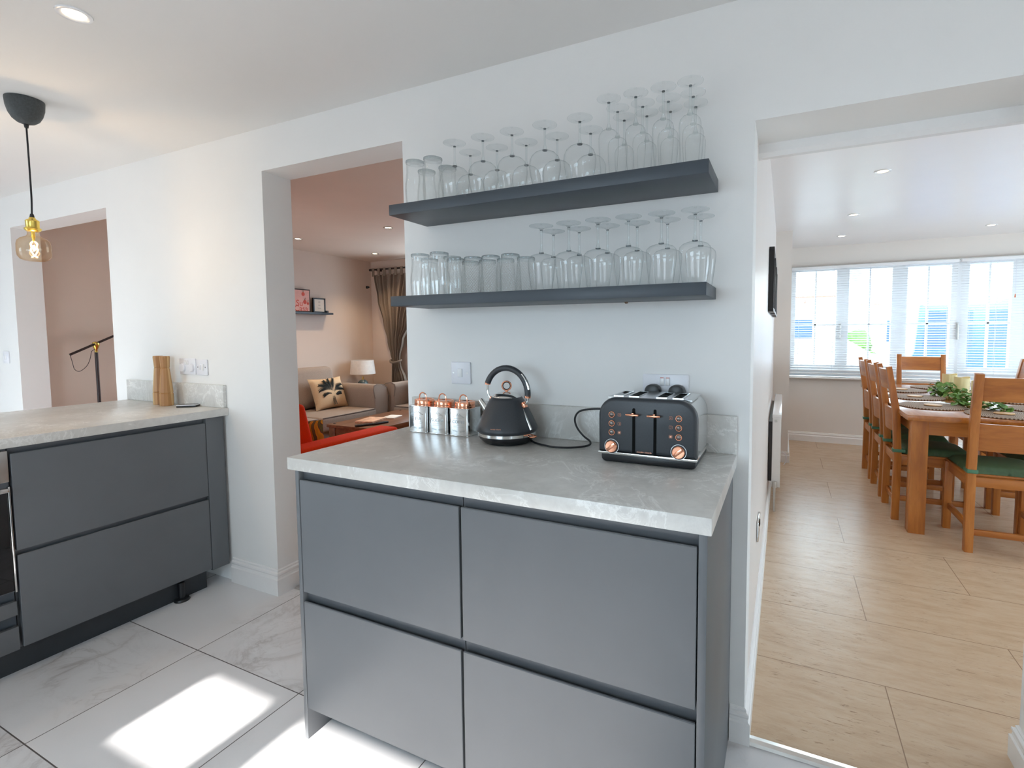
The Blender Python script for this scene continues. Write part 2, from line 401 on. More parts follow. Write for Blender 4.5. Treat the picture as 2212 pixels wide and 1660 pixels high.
def rrect(x0, x1, z0, z1, r, n=6, corners='abcd'):
    pts = []
    for key, (cx, cz, a0) in zip('abcd', ((x1-r, z1-r, 0), (x0+r, z1-r, 90), (x0+r, z0+r, 180), (x1-r, z0+r, 270))):
        if key in corners:
            for k in range(n+1):
                a = math.radians(a0+90*k/n); pts.append((cx+r*math.cos(a), cz+r*math.sin(a)))
        else: pts.append({'a': (x1, z1), 'b': (x0, z1), 'c': (x0, z0), 'd': (x1, z0)}[key])
    return pts
def tag(o, label, cat, group=None, kind=None):
    o['label'] = label; o['category'] = cat
    if group: o['group'] = group
    if kind: o['kind'] = kind
    return o
def thing(name, label, cat, loc=(0, 0, 0), rz=0, group=None):
    o = bpy.data.objects.new(name, None); COL.objects.link(o); o.location = loc; o.rotation_euler.z = rz
    o.empty_display_size = .05
    return tag(o, label, cat, group)
def struct(name, mb, mat, parent=None, smooth=False):
    o = mb.done(name, mat, parent, smooth)
    if parent is None: o['kind'] = 'structure'
    return o
def dup(root, loc, rz=0, label=None):
    def cp(o, par):
        c = o.copy(); COL.objects.link(c)
        if par: c.parent = par
        for ch in list(o.children): cp(ch, c)
        return c
    r = cp(root, None); r.location = loc; r.rotation_euler.z = rz
    if label: r['label'] = label
    return r
def text(name, body, size, mat, parent, mx, ext=.0003, align='CENTER'):
    cu = bpy.data.curves.new(name, 'FONT'); cu.body = body; cu.size = size; cu.extrude = ext; cu.align_x = align; cu.align_y = 'CENTER'
    t = bpy.data.objects.new(name, cu); COL.objects.link(t)
    dg = bpy.context.evaluated_depsgraph_get(); me = bpy.data.meshes.new_from_object(t.evaluated_get(dg))
    bpy.data.objects.remove(t); bpy.data.curves.remove(cu)
    me.transform(mx); me.name = name; me.materials.clear(); me.materials.append(MATS[mat])
    o = bpy.data.objects.new(name, me); COL.objects.link(o); o.parent = parent
    return o
FACE_S = Matrix(((1, 0, 0, 0), (0, 0, -1, 0), (0, 1, 0, 0), (0, 0, 0, 1)))   # text plane facing -y
def TX(x, y, z): return Matrix.Translation((x, y, z)) @ FACE_S

# ================================================================== STRUCTURE
H = 2.266
b = MB()
for x0, x1, z0, z1 in ((-7.2, -4.811, 0, H), (-4.811, -3.559, 2.051, H), (-3.559, -2.171, 0, H), (-2.171, -1.318, 2.070, H), (-1.318, 0.0, 0, H)):
    b.box(x0, x1, 0, .154, z0, z1)
struct('wall_north', b, 'wall_paint')
b = MB(); b.box(0.0, .752, 0, .212, 1.913, H); b.box(.752, 3.4, 0, .26, 0, H)
struct('wall_opening', b, 'wall_paint')
b = MB(); b.prism([(.212, 1.885), (.222, 1.872), (.245, 1.872), (.245, H), (.212, H)], 0.0, .752, 'x'); struct('trim_lintel', b, 'gloss_white')
b = MB(); b.box(-.12, 0.0, .154, 4.96, 0, H); struct('wall_partition', b, 'wall_satin_bounce')
b = MB(); b.box(-.12, .145, 3.80, 4.96, 0, H); struct('wall_pier', b, 'dining_bounce_tint')
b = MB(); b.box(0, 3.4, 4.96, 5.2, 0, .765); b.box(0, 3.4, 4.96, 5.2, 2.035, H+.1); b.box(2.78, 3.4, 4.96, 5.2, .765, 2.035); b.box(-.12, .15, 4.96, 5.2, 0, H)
struct('wall_dining_north', b, 'dining_bounce_tint')
b = MB(); b.box(3.4, 3.5, .0, .9, 0, H); b.box(3.4, 3.5, 4.1, 5.2, 0, H); b.box(3.4, 3.5, .9, 4.1, 0, .35); b.box(3.4, 3.5, .9, 4.1, 1.72, H); struct('wall_dining_east', b, 'dining_bounce_tint')
b = MB(); b.box(3.43, 3.48, .9, 4.1, .35, .41); b.box(3.43, 3.48, .9, 4.1, 1.66, 1.72); b.box(3.43, 3.48, .9, .96, .35, 1.72); b.box(3.43, 3.48, 4.04, 4.1, .35, 1.72); b.box(3.43, 3.48, 2.46, 2.54, .35, 1.72); struct('window_3', b, 'upvc')  # unseen window, added to bring more daylight into the dining room
b = MB(); b.box(-5.1, -4.98, .154, 3.7, 0, H); struct('wall_living_west', b, 'living_light_tint')
b = MB(); b.box(-5.1, -4.2, 3.54, 3.7, 0, H); b.box(-4.2, -2.2, 3.54, 3.7, 0, .7); b.box(-4.2, -2.2, 3.54, 3.7, 2.1, H); b.box(-2.2, -.12, 3.54, 3.7, 0, H)
struct('wall_living_north', b, 'living_light_tint')
b = MB(); b.box(-7.3, -7.2, -3.5, .154, 0, H); struct('wall_west', b, 'wall_paint')
b = MB(); b.box(3.4, 3.5, -3.5, 0.0, 0, H); struct('wall_east', b, 'wall_paint')
# south wall with openings
b = MB(); ys, yn = -3.40, -3.30
ops = [(-4.9, -3.6, .1, 2.05), (-1.862, -1.512, 1.610, 1.862), (-1.355, -.20, .90, 1.862), (2.25, 2.95, .1, 2.05)]  # outer two: unseen, added and sized for fill daylight; inner two fit the sun patches
xs = sorted(set([-7.2, 3.4]+[v for o in ops for v in o[:2]]))
for x0, x1 in zip(xs, xs[1:]):
    zz = [(o[2], o[3]) for o in ops if o[0] <= x0+1e-6 and o[1] >= x1-1e-6]
    if not zz: b.box(x0, x1, ys, yn, 0, H)
    else:
        b.box(x0, x1, ys, yn, 0, zz[0][0]); b.box(x0, x1, ys, yn, zz[0][1], H)
struct('wall_south', b, 'wall_paint')
for i, (x0, x1, z0, z1) in enumerate(ops):
    b = MB(); t = .035
    b.box(x0, x1, ys+.02, ys+.07, z0, z0+t*.4); b.box(x0, x1, ys+.02, ys+.07, z1-t*.3, z1); b.box(x0, x0+t*.3, ys+.02, ys+.07, z0, z1); b.box(x1-t*.3, x1, ys+.02, ys+.07, z0, z1)
    if i in (0, 3):
        for q in (1, 2): b.box(x0+(x1-x0)*q/3-.03, x0+(x1-x0)*q/3+.03, ys+.02, ys+.07, z0, z1)
    struct('window_%d' % (i+4), b, 'upvc')  # first and last frame the added daylight openings
b = MB(); b.box(-7.2, 3.4, -3.4, .0, H, H+.1); struct('ceiling', b, 'ceiling_paint')
b = MB(); b.box(-.12, 3.5, .2, 5.2, H, H+.1); struct('ceiling_dining', b, 'ceiling_satin')
b = MB(); b.box(-5.1, -.12, .154, 3.7, H, H+.1); struct('ceiling_living', b, 'living_light_tint')
b = MB(); b.box(-7.2, 3.4, -3.4, .02, -.1, 0); b.box(-4.811, -3.559, .02, .12, -.1, 0); b.box(-2.171, -1.318, .02, .10, -.1, 0); struct('floor', b, 'floor_marble')
b = MB(); b.box(0, .752, .02, .26, -.1, .001); b.box(0, 3.4, .26, 4.96, -.1, .001); struct('floor_dining', b, 'floor_travertine')
b = MB(); b.box(-5.0, -.12, .10, 3.56, -.1, -.001); struct('floor_living', b, 'oak_floor')
b = MB(); b.prism([(-.012, .001), (-.008, .010), (.006, .013), (.024, .009), (.030, .001)], .004, .752, 'x'); struct('trim_threshold', b, 'alu')
b = MB(); b.prism([(.07, .0), (.075, .006), (.10, .008), (.125, .006), (.13, 0)], -2.15, -1.32, 'x'); struct('trim_living_threshold', b, 'alu')
def skirting(name, path, h=.128, t=.018, mat='gloss_white'):
    prof = [(0, 0), (t, 0), (t, h*.62), (t*.72, h*.66), (t*.62, h*.74), (t*.80, h*.80), (t*.78, h*.86), (t*.35, h*.90), (t*.40, h*.96), (t*.15, h), (0, h)]
    pts = [Vector((p[0], p[1])) for p in path]; n = len(pts); bm = bmesh.new(); rings = []
    for i, p in enumerate(pts):
        if i == 0: d = (pts[1]-p).normalized(); nr = Vector((d.y, -d.x))
        elif i == n-1: d = (p-pts[-2]).normalized(); nr = Vector((d.y, -d.x))
        else:
            d0 = (p-pts[i-1]).normalized(); d1 = (pts[i+1]-p).normalized()
            n0 = Vector((d0.y, -d0.x)); n1 = Vector((d1.y, -d1.x)); nr = (n0+n1); nr = nr/(nr.dot(n0))
        rings.append([bm.verts.new((p.x+nr.x*a, p.y+nr.y*a, z)) for a, z in prof])
    for a, c in zip(rings, rings[1:]):
        for k in range(len(prof)): bm.faces.new((a[k], a[(k+1) % len(prof)], c[(k+1) % len(prof)], c[k]))
    bm.faces.new(rings[0]); bm.faces.new(rings[-1][::-1]); bmesh.ops.recalc_face_normals(bm, faces=bm.faces)
    m = MB(); m.bm.free(); m.bm = bm; return struct(name, m, mat)
skirting('baseboard_north', [(-2.515, 0), (-2.171, 0), (-2.171, .154)])
skirting('baseboard_west', [(-7.19, 0), (-4.811, 0), (-4.811, .154)])
skirting('baseboard_opening', [(-.043, 0), (0, 0), (0, 3.80), (.145, 3.80), (.145, 4.96), (3.4, 4.96)], h=.112)
skirting('baseboard_east', [(3.4, .26), (.752, .26), (.752, 0), (3.4, 0)], h=.112)
skirting('baseboard_living', [(-4.98, .154), (-4.98, 3.54), (-.12, 3.54)])

# ---- dining window
WX = [(.205, .622), (.745, 1.152), (1.292, 1.672), (1.822, 2.170), (2.315, 2.70)]
b = MB(); fy0, fy1 = 4.975, 5.045
b.box(.15, 2.78, fy0, fy1, .775, .84); b.box(.15, 2.78, fy0, fy1, 2.0, 2.035)
xs = [.15]+[v for w in WX for v in w]+[2.78]
for i in range(0, len(xs), 2): b.box(xs[i], xs[i+1], fy0-.01*(i % 4 == 2), fy1, .84, 2.0)
for x0, x1 in WX:
    b.box(x0-.03, x1+.03, fy0-.012, fy1, .84, .905, .004); b.box(x0-.03, x1+.03, fy0-.012, fy1, 1.985, 2.015, .004)
    b.box((x0+x1)/2-.009, (x0+x1)/2+.009, fy0+.02, fy1-.01, .9, 1.99); b.box(x0, x1, fy0+.02, fy1-.01, 1.36, 1.378)
w1 = struct('window_1', b, 'upvc')
b = MB()
for x0, x1 in WX: b.box(x0, x1, fy0+.03, fy0+.034, .90, 1.99)
struct('window_glass', b, 'glass_window', w1)
for hx in (.665, 1.735):
    b = MB(); b.box(hx-.012, hx+.012, fy0-.022, fy0-.006, 1.32, 1.38, .004); b.box(hx-.008, hx+.008, fy0-.04, fy0-.02, 1.20, 1.36, .004); struct('window_handle', b, 'steel_brushed', w1)
b = MB(); b.box(.15, 2.78, 4.90, 4.975, .752, .772, .006); b.box(0.145, 2.85, 4.86, 4.96, .752, .772, .008); struct('trim_sill', b, 'gloss_white')
b = MB(); b.box(-4.2, -2.2, 3.6, 3.66, .7, .76); b.box(-4.2, -2.2, 3.6, 3.66, 2.04, 2.1); b.box(-4.2, -4.14, 3.6, 3.66, .7, 2.1); b.box(-2.26, -2.2, 3.6, 3.66, .7, 2.1); b.box(-3.23, -3.17, 3.6, 3.66, .7, 2.1)
struct('window_2', b, 'upvc')

# ================================================================== OUTSIDE
b = MB(); b.box(-30, 40, 5.2, 60, -.32, -.22); struct('ground_street', b, 'asphalt')
b = MB(); b.box(-40, 40, -40, -3.45, -.32, -.22); struct('ground_garden', b, 'asphalt')
v = thing('van', 'large blue van parked outside beyond the venetian blinds', 'van', (2.05, 9, -.22))
b = MB(); b.prism([(0, .35), (0.02, .95), (.10, 1.15), (.16, 1.95), (.30, 2.05), (4.6, 2.05), (4.7, .35)], 0, 1.8, 'y', bev=.05); b.done('body', 'van_blue', v)
b = MB(); b.prism([(.22, 1.25), (.26, 1.85), (.9, 1.85), (.9, 1.25)], -.012, -.002, 'y'); b.prism([(1.1, 1.25), (1.1, 1.85), (2.4, 1.85), (2.4, 1.25)], -.012, -.002, 'y'); b.done('side_window', 'van_glass', v)
for wx in (.75, 3.8):
    b = MB(); b.lathe([(.0, -.1), (.30, -.1), (.33, -.07), (.33, .07), (.30, .1), (0, .1)], 28, M4(wx, -.02, .33, 0, PI/2)); b.done('wheel', 'tyre', v)
c_ = thing('car', 'low white car seen through the left end of the blinds', 'car', (-.9, 12, -.22))
b = MB(); b.prism([(0, .3), (0, .8), (.35, .95), (1.0, 1.32), (2.3, 1.34), (2.9, .95), (3.7, .85), (3.8, .3)], 0, 1.6, 'y', bev=.08); b.done('body', 'car_white', c_)
b = MB(); b.prism([(.62, .98), (1.08, 1.25), (1.65, 1.27), (1.65, .98)], -.012, -.002, 'y'); b.prism([(1.75, .98), (1.75, 1.27), (2.2, 1.26), (2.62, .98)], -.012, -.002, 'y'); b.done('side_window', 'car_glass', c_)
for wx in (.75, 3.0):
    b = MB(); b.lathe([(.0, -.1), (.27, -.1), (.30, -.07), (.30, .07), (.27, .1), (0, .1)], 28, M4(wx, -.02, .3, 0, PI/2)); b.done('wheel', 'tyre', c_)
def house(x0, x1, y, h, label, gut):
    t = thing('house', label, 'house', (x0, y, -.22))
    w = x1-x0; b = MB(); b.box(0, w, 0, 6, 0, h); b.done('wall', 'render_white', t, False)
    b = MB(); b.prism([(-.4, h), (3, h+2.2), (6.4, h)], -.3, w+.3, 'x'); b.done('roof', 'render_white', t, False)
    b = MB(); b.box(0, w, -.03, 0, gut, gut+.06); b.done('brick_band', 'red_tile', t, False)
    n = max(1, int(w/2.4))
    for i in range(n):
        for z in (1.0, 3.6):
            if z+1.1 > h: continue
            b = MB(); b.box((i+.35)*w/n, (i+.35)*w/n+1.0, -.02, .0, z, z+1.0); b.done('window', 'van_glass', t, False)
house(-4.0, 2.15, 22, 4.6, 'white rendered house across the street behind the leftmost window pane', 2.92)
house(3.2, 12.0, 25, 4.6, 'white rendered house with red roof edge behind the blue van', 2.7)
def hedge(x, y, w, h, label):
    t = MB()
    for k in range(int(16*w)):
        bm = bmesh.new(); bmesh.ops.create_icosphere(bm, subdivisions=2, radius=.22+.12*rnd.random())
        for vv in bm.verts: vv.co *= 1+.18*(rnd.random()-.5)
        t._merge(bm, M4(x+rnd.random()*w, y+rnd.random()*.5, -.22+.15+rnd.random()*(h-.1)))
    tag(t.done('hedge', 'hedge_green', smooth=False), label, 'hedge', kind='stuff')
hedge(.3, 14, .9, 1.0, 'low green hedge behind the white car'); hedge(1.75, 15, .7, 1.6, 'taller green hedge beside the blue van')
hedge(1.05, 9.8, .40, .55, 'green bush seen through the second window pane')

# ---- blinds
def blind(x0, x1, label, cordx):
    t = thing('venetian_blind', label, 'blind', (0, 4.895, 0), group='white venetian blinds across the dining window')
    b = MB(); b.box(x0, x1, -.02, .02, 2.0, 2.03, .002); b.done('headrail', 'slat_white', t)
    b = MB(); z = .86; a = math.radians(17)
    while z < 1.99:
        c, s = math.cos(a)*.0125, math.sin(a)*.0125
        b.prism([(-c, z-s), (0, z+.0016), (c, z+s), (0, z+.0008)], x0+.005, x1-.005, 'x'); z += .0262
    b.done('slats', 'slat_white', t, False)
    b = MB(); b.box(x0, x1, -.014, .014, .842, .853, .002); b.box(x0, x1, -.014, .014, .808, .822, .003); b.done('bottom_rail', 'slat_white', t)
    b = MB(); n = 5
    for k in range(n):
        xx = x0+.08+(x1-x0-.16)*k/(n-1)
        b.box(xx-.0012, xx+.0012, -.0155, -.0145, .82, 2.01); b.box(xx-.0012, xx+.0012, .0145, .0155, .82, 2.01)
    b.done('ladder_cord', 'white_plastic', t, False)
    b = MB(); b.tube([(cordx, -.03, 2.0), (cordx, -.032, 1.66)], .0015, 5); b.done('pull_cord', 'white_plastic', t)
    b = MB(); b.lathe([(.003, .035), (.006, .0), (.0, 0)], 8, M4(cordx, -.032, 1.62)); b.done('cord_tassel', 'cord_tip', t)
blind(.16, 1.71, 'white venetian blind over the left part of the dining window', .30)
blind(1.73, 2.76, 'white venetian blind over the right part of the dining window', 2.16)

# ================================================================== RIGHT-HAND UNIT
tag(MB().box(-1.285, -.034, -.593, -.001, .882, .920, .0025).done('worktop', 'worktop'), 'grey marble worktop carrying the kettle and toaster', 'worktop')
tag(MB().box(-1.285, -.034, -.018, -.0005, .9203, 1.038, .0015).done('upstand', 'worktop'), 'low grey marble upstand on the wall behind kettle and toaster', 'upstand')
def drawer_unit(x0, x1, label, pl, pr):
    t = thing('drawer_cabinet', label, 'cabinet', (x0, -.552, 0)); w = x1-x0
    b = MB(); b.box(.001, w-.001, .0295, .55, .10, .880); b.done('carcass', 'cabinet_rail', t, False)
    for z0, z1 in ((.489, .846), (.106, .457)):
        b = MB()
        b.prism([(-.018, z0), (-.018, z1-.002), (-.016, z1), (-.012, z1), (-.003, z1-.012), (-.002, z0)], .003, w-.003, 'x', bev=.0012, seg=1); b.done('drawer_front', 'cabinet', t)
    for z0, z1 in ((.815, .8805), (.425, .498)):
        b = MB(); b.prism([(.029, z1), (-.001, z1), (.001, z0+.012), (.010, z0), (.029, z0)], .001, w-.001, 'x'); b.done('handle_rail', 'cabinet_rail', t)
    b = MB(); b.box(0 if not pl else -.012, w if not pr else w+.012, .075, .093, 0, .10); b.done('plinth', 'cabinet', t, False)
    if pl:
        b = MB(); b.box(-.015, 0, -.018, .55, 0, .880, .001); b.done('end_panel', 'cabinet', t)
    if pr:
        b = MB(); b.box(w, w+.018, -.018, .55, 0, .880, .001); b.done('end_panel', 'cabinet', t)
drawer_unit(-1.265, -.665, 'grey handleless two-drawer cabinet under the kettle end of the worktop', True, False)
drawer_unit(-.664, -.063, 'grey handleless two-drawer cabinet under the toaster beside the dining opening', False, True)

# ---- peninsula on the left
tag(MB().box(-3.41, -2.50, -2.7, -.001, .882, .920, .0025).done('worktop', 'worktop'), 'grey marble peninsula worktop carrying the wooden mills', 'worktop')
tag(MB().box(-3.41, -2.512, -.018, -.0005, .9203, 1.038, .0015).done('upstand', 'worktop'), 'low grey marble upstand behind the wooden mills', 'upstand')
t = thing('drawer_cabinet', 'grey handleless wide two-drawer peninsula cabinet right of the oven', 'cabinet', (-2.52, 0, 0))
MB().box(-.60, -.0318, -.808, -.104, .10, .881).done('carcass', 'cabinet_rail', t, False)
for z0, z1 in ((.487, .857), (.110, .468)):
    MB().prism([(0, z0), (0, z1-.002), (-.002, z1), (-.006, z1), (-.018, z1-.018), (-.018, z0)], -.804, -.107, 'y', bev=.0012, seg=1).done('drawer_front', 'cabinet', t)
for z0, z1 in ((.83, .8805), (.44, .497)):
    MB().prism([(-.0315, z1), (-.0185, z1), (-.0195, z0+.012), (-.025, z0), (-.0315, z0)], -.806, -.106, 'y').done('handle_rail', 'cabinet_rail', t)
MB().box(-.6, 0, -.104, -.019, .10, .881, .001).done('filler_panel', 'cabinet', t)
MB().box(-.07, -.055, -2.6, -.105, .0, .10).done('plinth', 'plinth_dark', t, False)
MB().lathe([(0, 0), (.032, 0), (.034, .004), (.030, .012), (.014, .016), (.014, .09), (0, .09)], 20, M4(-.035, -.235, 0)).done('foot', 'black_plastic', t)
t = thing('oven', 'built-in black glass oven with steel fascia at the peninsula edge', 'oven', (-2.52, -1.405, 0))
MB().box(-.55, -.012, 0.0, .594, .33, .881).done('housing', 'cabinet_rail', t, False)
MB().box(-.012, .0, .0, .594, .752, .870, .002).done('fascia', 'steel_brushed', t)
MB().box(-.012, -.002, .0, .588, .335, .728, .002).done('door', 'oven_glass', t)
MB().box(-.014, .002, .588, .594, .33, .735, .001).done('door_trim', 'steel', t)
h_ = MB().box(.030, .045, .02, .578, .722, .738, .003); h_.box(.0, .035, .05, .065, .724, .736); h_.box(.0, .035, .535, .55, .724, .736); h_.done('handle', 'steel', t)
for i in range(4): MB().lathe([(0, .03), (.018, .03), (.02, .0), (0, 0)], 20, M4(.0, .1+.13*i, .81, 0, 0, PI/2)).done('dial', 'steel', t)
t = thing('drawer_cabinet', 'narrow grey drawer fronts below the oven at the peninsula edge', 'cabinet', (-2.52, -1.405, 0))
MB().box(-.55, -.03, 0, .594, .10, .328).done('carcass', 'cabinet_rail', t, False)
for z0, z1 in ((.240, .295), (.106, .196)): MB().box(-.018, .0, .003, .590, z0, z1, .0012).done('drawer_front', 'cabinet', t)
for z0, z1 in ((.296, .326), (.197, .238)): MB().box(-.030, -.024, .002, .592, z0, z1).done('handle_rail', 'shelf_grey', t)

# ---- shelves
for z0, z1, x0, x1, lab in ((1.719, 1.756, -1.203, -.101, 'upper slate grey floating shelf holding the flutes and balloon glasses'), (1.395, 1.431, -1.206, -.103, 'lower slate grey floating shelf holding the tumblers and wine glasses')):
    tag(MB().box(x0, x1, -.212, -.0005, z0, z1, .0012).done('floating_shelf', 'shelf_grey'), lab, 'shelf', 'slate grey floating shelves')
# ---- glassware
def lathe_o(name, prof, mat, parent, n=28, cap=False): return MB().lathe(prof, n, None, cap).done(name, mat, parent, ang=50)
def stem_glass(name, label, bowl, stem_z, top, foot_r, group, rs=.0032, knot='glass_knot'):
    t = thing(name, label, 'glass', group=group)
    lathe_o('bowl', bowl, 'glass_thin', t)
    zb = bowl[-1][1]
    st = lathe_o('stem', [(.0085, zb+.002), (.0055, zb+.008), (rs, zb+.018), (rs, stem_z-.012), (rs*1.35, stem_z-.004), (rs*1.2, stem_z)], 'glass_stem', t, 14)
    kn = MB().lathe([(0, zb-.001), (.008, zb-.0005), (.0082, zb+.0025), (0, zb+.003)], 14); kn.done('bead', knot, st); MB().lathe([(0, stem_z-.003), (.0042, stem_z-.003), (.0045, stem_z), (0, stem_z)], 12).done('foot_bead', 'glass_knot', st)
    lathe_o('foot', [(0, stem_z-.001), (.006, stem_z), (.012, top-.006), (.024, top-.0025), (foot_r, top-.0022), (foot_r+.0006, top-.001), (foot_r, top), (0, top)], 'glass_thick', t, 32)
    MB().tube([((foot_r)*math.cos(2*PI*k/40), (foot_r)*math.sin(2*PI*k/40), top-.001) for k in range(40)], .0006, 5, closed=True).done('foot_rim', 'glass_thick', t)
    return t
ordn = ['first', 'second', 'third', 'fourth', 'fifth', 'sixth']
ZU, ZL = 1.7563, 1.4313
gin_prof = [(.036, 0), (.0405, .012), (.0455, .032), (.049, .052), (.0505, .068), (.049, .084), (.043, .098), (.033, .108), (.020, .114), (.008, .117)]
gin = stem_glass('gin_glass', '', gin_prof, .186, .197, .0385, 'balloon gin glasses on the upper shelf')
first = True
for row, y, xs in (('front', -.152, (-.957, -.842, -.730, -.611, -.492)), ('back', -.0515, (-.960, -.847, -.730, -.613, -.494))):
    for i, x in enumerate(xs):
        lab = 'upturned balloon gin glass, %s from the milk-bottle tumblers in the %s row, upper shelf' % (ordn[i], row)
        if first: gin.location = (x, y, ZU); gin['label'] = lab; first = False
        else: dup(gin, (x, y, ZU), rnd.random()*6, lab)
fl_prof = [(.0235, 0), (.0260, .03), (.0288, .07), (.0300, .100), (.0298, .112), (.027, .122), (.020, .130), (.011, .134), (.006, .136)]
fl = stem_glass('flute_glass', '', fl_prof, .214, .2245, .0345, 'champagne flutes on the upper shelf', .003, 'glass_stem')
first = True
for row, y, xs in (('front', -.176, (-.391, -.310, -.231, -.157)), ('middle', -.1055, (-.386, -.308, -.232, -.161)), ('back', -.0355, (-.386, -.313, -.240, -.165))):
    for i, x in enumerate(xs):
        lab = 'upturned champagne flute, %s from the gin glasses in the %s row, upper shelf' % (ordn[i], row)
        if first: fl.location = (x, y, ZU); fl['label'] = lab; first = False
        else: dup(fl, (x, y, ZU), rnd.random()*6, lab)
wi_prof = [(.0335, 0), (.0365, .02), (.0405, .05), (.0435, .078), (.0445, .092), (.0425, .104), (.035, .112), (.022, .117), (.008, .120)]
wi = stem_glass('wine_glass', '', wi_prof, .196, .2085, .0385, 'wine glasses on the lower shelf', .0036)
first = True
for row, y, xs in (('front', -.152, (-.626, -.530, -.433, -.337, -.239, -.144)), ('back', -.058, (-.626, -.532, -.434, -.336, -.241, -.142))):
    for i, x in enumerate(xs):
        lab = 'upturned wine glass, %s from the tumblers in the %s row, lower shelf' % (ordn[i], row)
        if first: wi.location = (x, y, ZL); wi['label'] = lab; first = False
        else: dup(wi, (x, y, ZL), rnd.random()*6, lab)
def bottle_tumbler():
    t = thing('bottle_tumbler', '', 'glass', group='milk-bottle shaped tumblers on the shelves')
    lathe_o('body', [(.0335, 0), (.0350, .02), (.0358, .045), (.035, .068), (.0325, .090), (.0295, .110), (.0298, .130), (.0315, .142)], 'glass_thin', t)
    lathe_o('base', [(.0312, .139), (.0325, .142), (.0325, .148), (.030, .149), (.0, .1475)], 'glass_base', t)
    lathe_o('inner_wall', [(.0312, .002), (.0325, .03), (.0332, .048), (.0325, .07), (.029, .092), (.0265, .112), (.027, .132), (0, .138)], 'glass_thin', t)
    return t
bt = bottle_tumbler(); first = True
for x, y, z, lab in ((-1.110, -.176, ZU, 'milk-bottle shaped tumbler at the left front end of the upper shelf'), (-1.032, -.176, ZU, 'milk-bottle shaped tumbler second along the front of the upper shelf'),
                     (-1.140, -.075, ZU, 'milk-bottle shaped tumbler at the left back end of the upper shelf'), (-1.045, -.075, ZU, 'milk-bottle shaped tumbler at the back behind the first gin glass'),
                     (-1.103, -.168, ZL, 'milk-bottle shaped tumbler at the left front end of the lower shelf'), (-1.019, -.168, ZL, 'milk-bottle shaped tumbler beside the textured tumblers on the lower shelf'),
                     (-1.140, -.070, ZL, 'milk-bottle shaped tumbler at the left back end of the lower shelf'), (-1.034, -.070, ZL, 'milk-bottle shaped tumbler second in the back row of the lower shelf')):
    if first: bt.location = (x, y, z); bt['label'] = lab; first = False
    else: dup(bt, (x, y, z), 0, lab)
def tex_tumbler():
    t = thing('textured_tumbler', '', 'glass', group='diamond-cut tumblers on the lower shelf')
    lathe_o('body', [(.0365, 0), (.0355, .03), (.0335, .07), (.0305, .105), (.0300, .112)], 'glass_textured', t, 40)
    lathe_o('base', [(.0298, .111), (.0305, .113), (.0305, .121), (.0285, .1225), (0, .1215)], 'glass_base', t)
    return t
tt = tex_tumbler(); first = True
for row, y, xs in (('front', -.170, (-.948, -.876, -.806, -.731)), ('back', -.090, (-.940, -.868, -.795, -.715))):
    for i, x in enumerate(xs):
        lab = 'diamond-textured tumbler, %s from the milk-bottle tumblers in the %s row' % (ordn[i], row)
        if first: tt.location = (x, y, ZL); tt['label'] = lab; first = False
        else: dup(tt, (x, y, ZL), 0, lab)

# ================================================================== COUNTER OBJECTS
ZC = .9203
# ---- toaster
t = thing('toaster', 'dark grey four-slice toaster with copper dials and levers', 'toaster', (-.254, -.262, ZC))
X0, X1, D = -.139, .139, .225
MB().prism(rrect(X0+.004, X1-.004, .001, .03, .012, 4, 'cd'), .012, D-.006, 'y', bev=.006).done('base', 'black_plastic', t)
MB().prism(rrect(X0-.001, X1+.001, .0255, .0335, .003, 2), -.001, D, 'y', bev=.002).done('chrome_band', 'steel', t)
MB().prism(rrect(X0, X1, .033, .190, .052, 10, 'ab'), 0, .034, 'y', bev=.011, seg=4).done('front_panel', 'toaster_grey', t)
MB().prism(rrect(X0+.003, X1-.003, .033, .187, .050, 10, 'ab'), D-.03, D-.002, 'y', bev=.004, seg=3).done('back_panel', 'steel_wrap', t)
# steel wrap with slots
def wrap():
    m = MB(); sl = [(-.108, -.080), (-.062, -.034), (.018, .046), (.064, .092)]
    ya, yb, s0, s1 = .0335, D-.0295, .052, D-.05
    pts = rrect(X0+.002, X1-.002, .033, .188, .052, 10, 'ab')
    t_ = bmesh.new(); a = [t_.verts.new((p[0], ya, p[1])) for p in pts]; c = [t_.verts.new((p[0], yb, p[1])) for p in pts]
    for i in range(len(pts)):
        k = (i+1) % len(pts)
        if abs(pts[i][1]-pts[k][1]) < 1e-6: continue
        t_.faces.new((a[i], a[k], c[k], c[i]))
    bmesh.ops.recalc_face_normals(t_, faces=t_.faces); m._merge(t_, None)
    xl, xr = X0+.002+.052, X1-.002-.052
    z0, z1 = .184, .1885
    m.box(xl-.035, xr+.035, ya, s0, z0, z1); m.box(xl-.035, xr+.035, s1, yb, z0, z1)
    xe = [xl-.035]+[v for s in sl for v in s]+[xr+.035]
    for i in range(0, len(xe), 2): m.box(xe[i], xe[i+1], s0, s1, z0, z1)
    for x0, x1 in sl:
        m.box(x0-.001, x0+.0005, s0, s1, .13, z1+.002); m.box(x1-.0005, x1+.001, s0, s1, .13, z1+.002)
        m.box(x0, x1, s0-.001, s0, .13, z1+.002); m.box(x0, x1, s1, s1+.001, .13, z1+.002)
    return m
wrap().done('steel_wrap', 'steel_wrap', t)
MB().box(X0+.01, X1-.01, .04, D-.036, .035, .12).done('inner_chamber', 'grille', t, False)
for lx in (-.034, .026):
    MB().prism(rrect(lx-.0042, lx+.0042, .034, .163, .0041, 4), -.0010, .003, 'y').done('lever_slot', 'grey_socket_dark', t)
    l = MB().box(lx-.019, lx+.019, -.022, -.012, .143, .149, .0025); l.box(lx-.003, lx+.003, -.014, .002, .141, .151, .001); l.done('lever', 'copper', t)
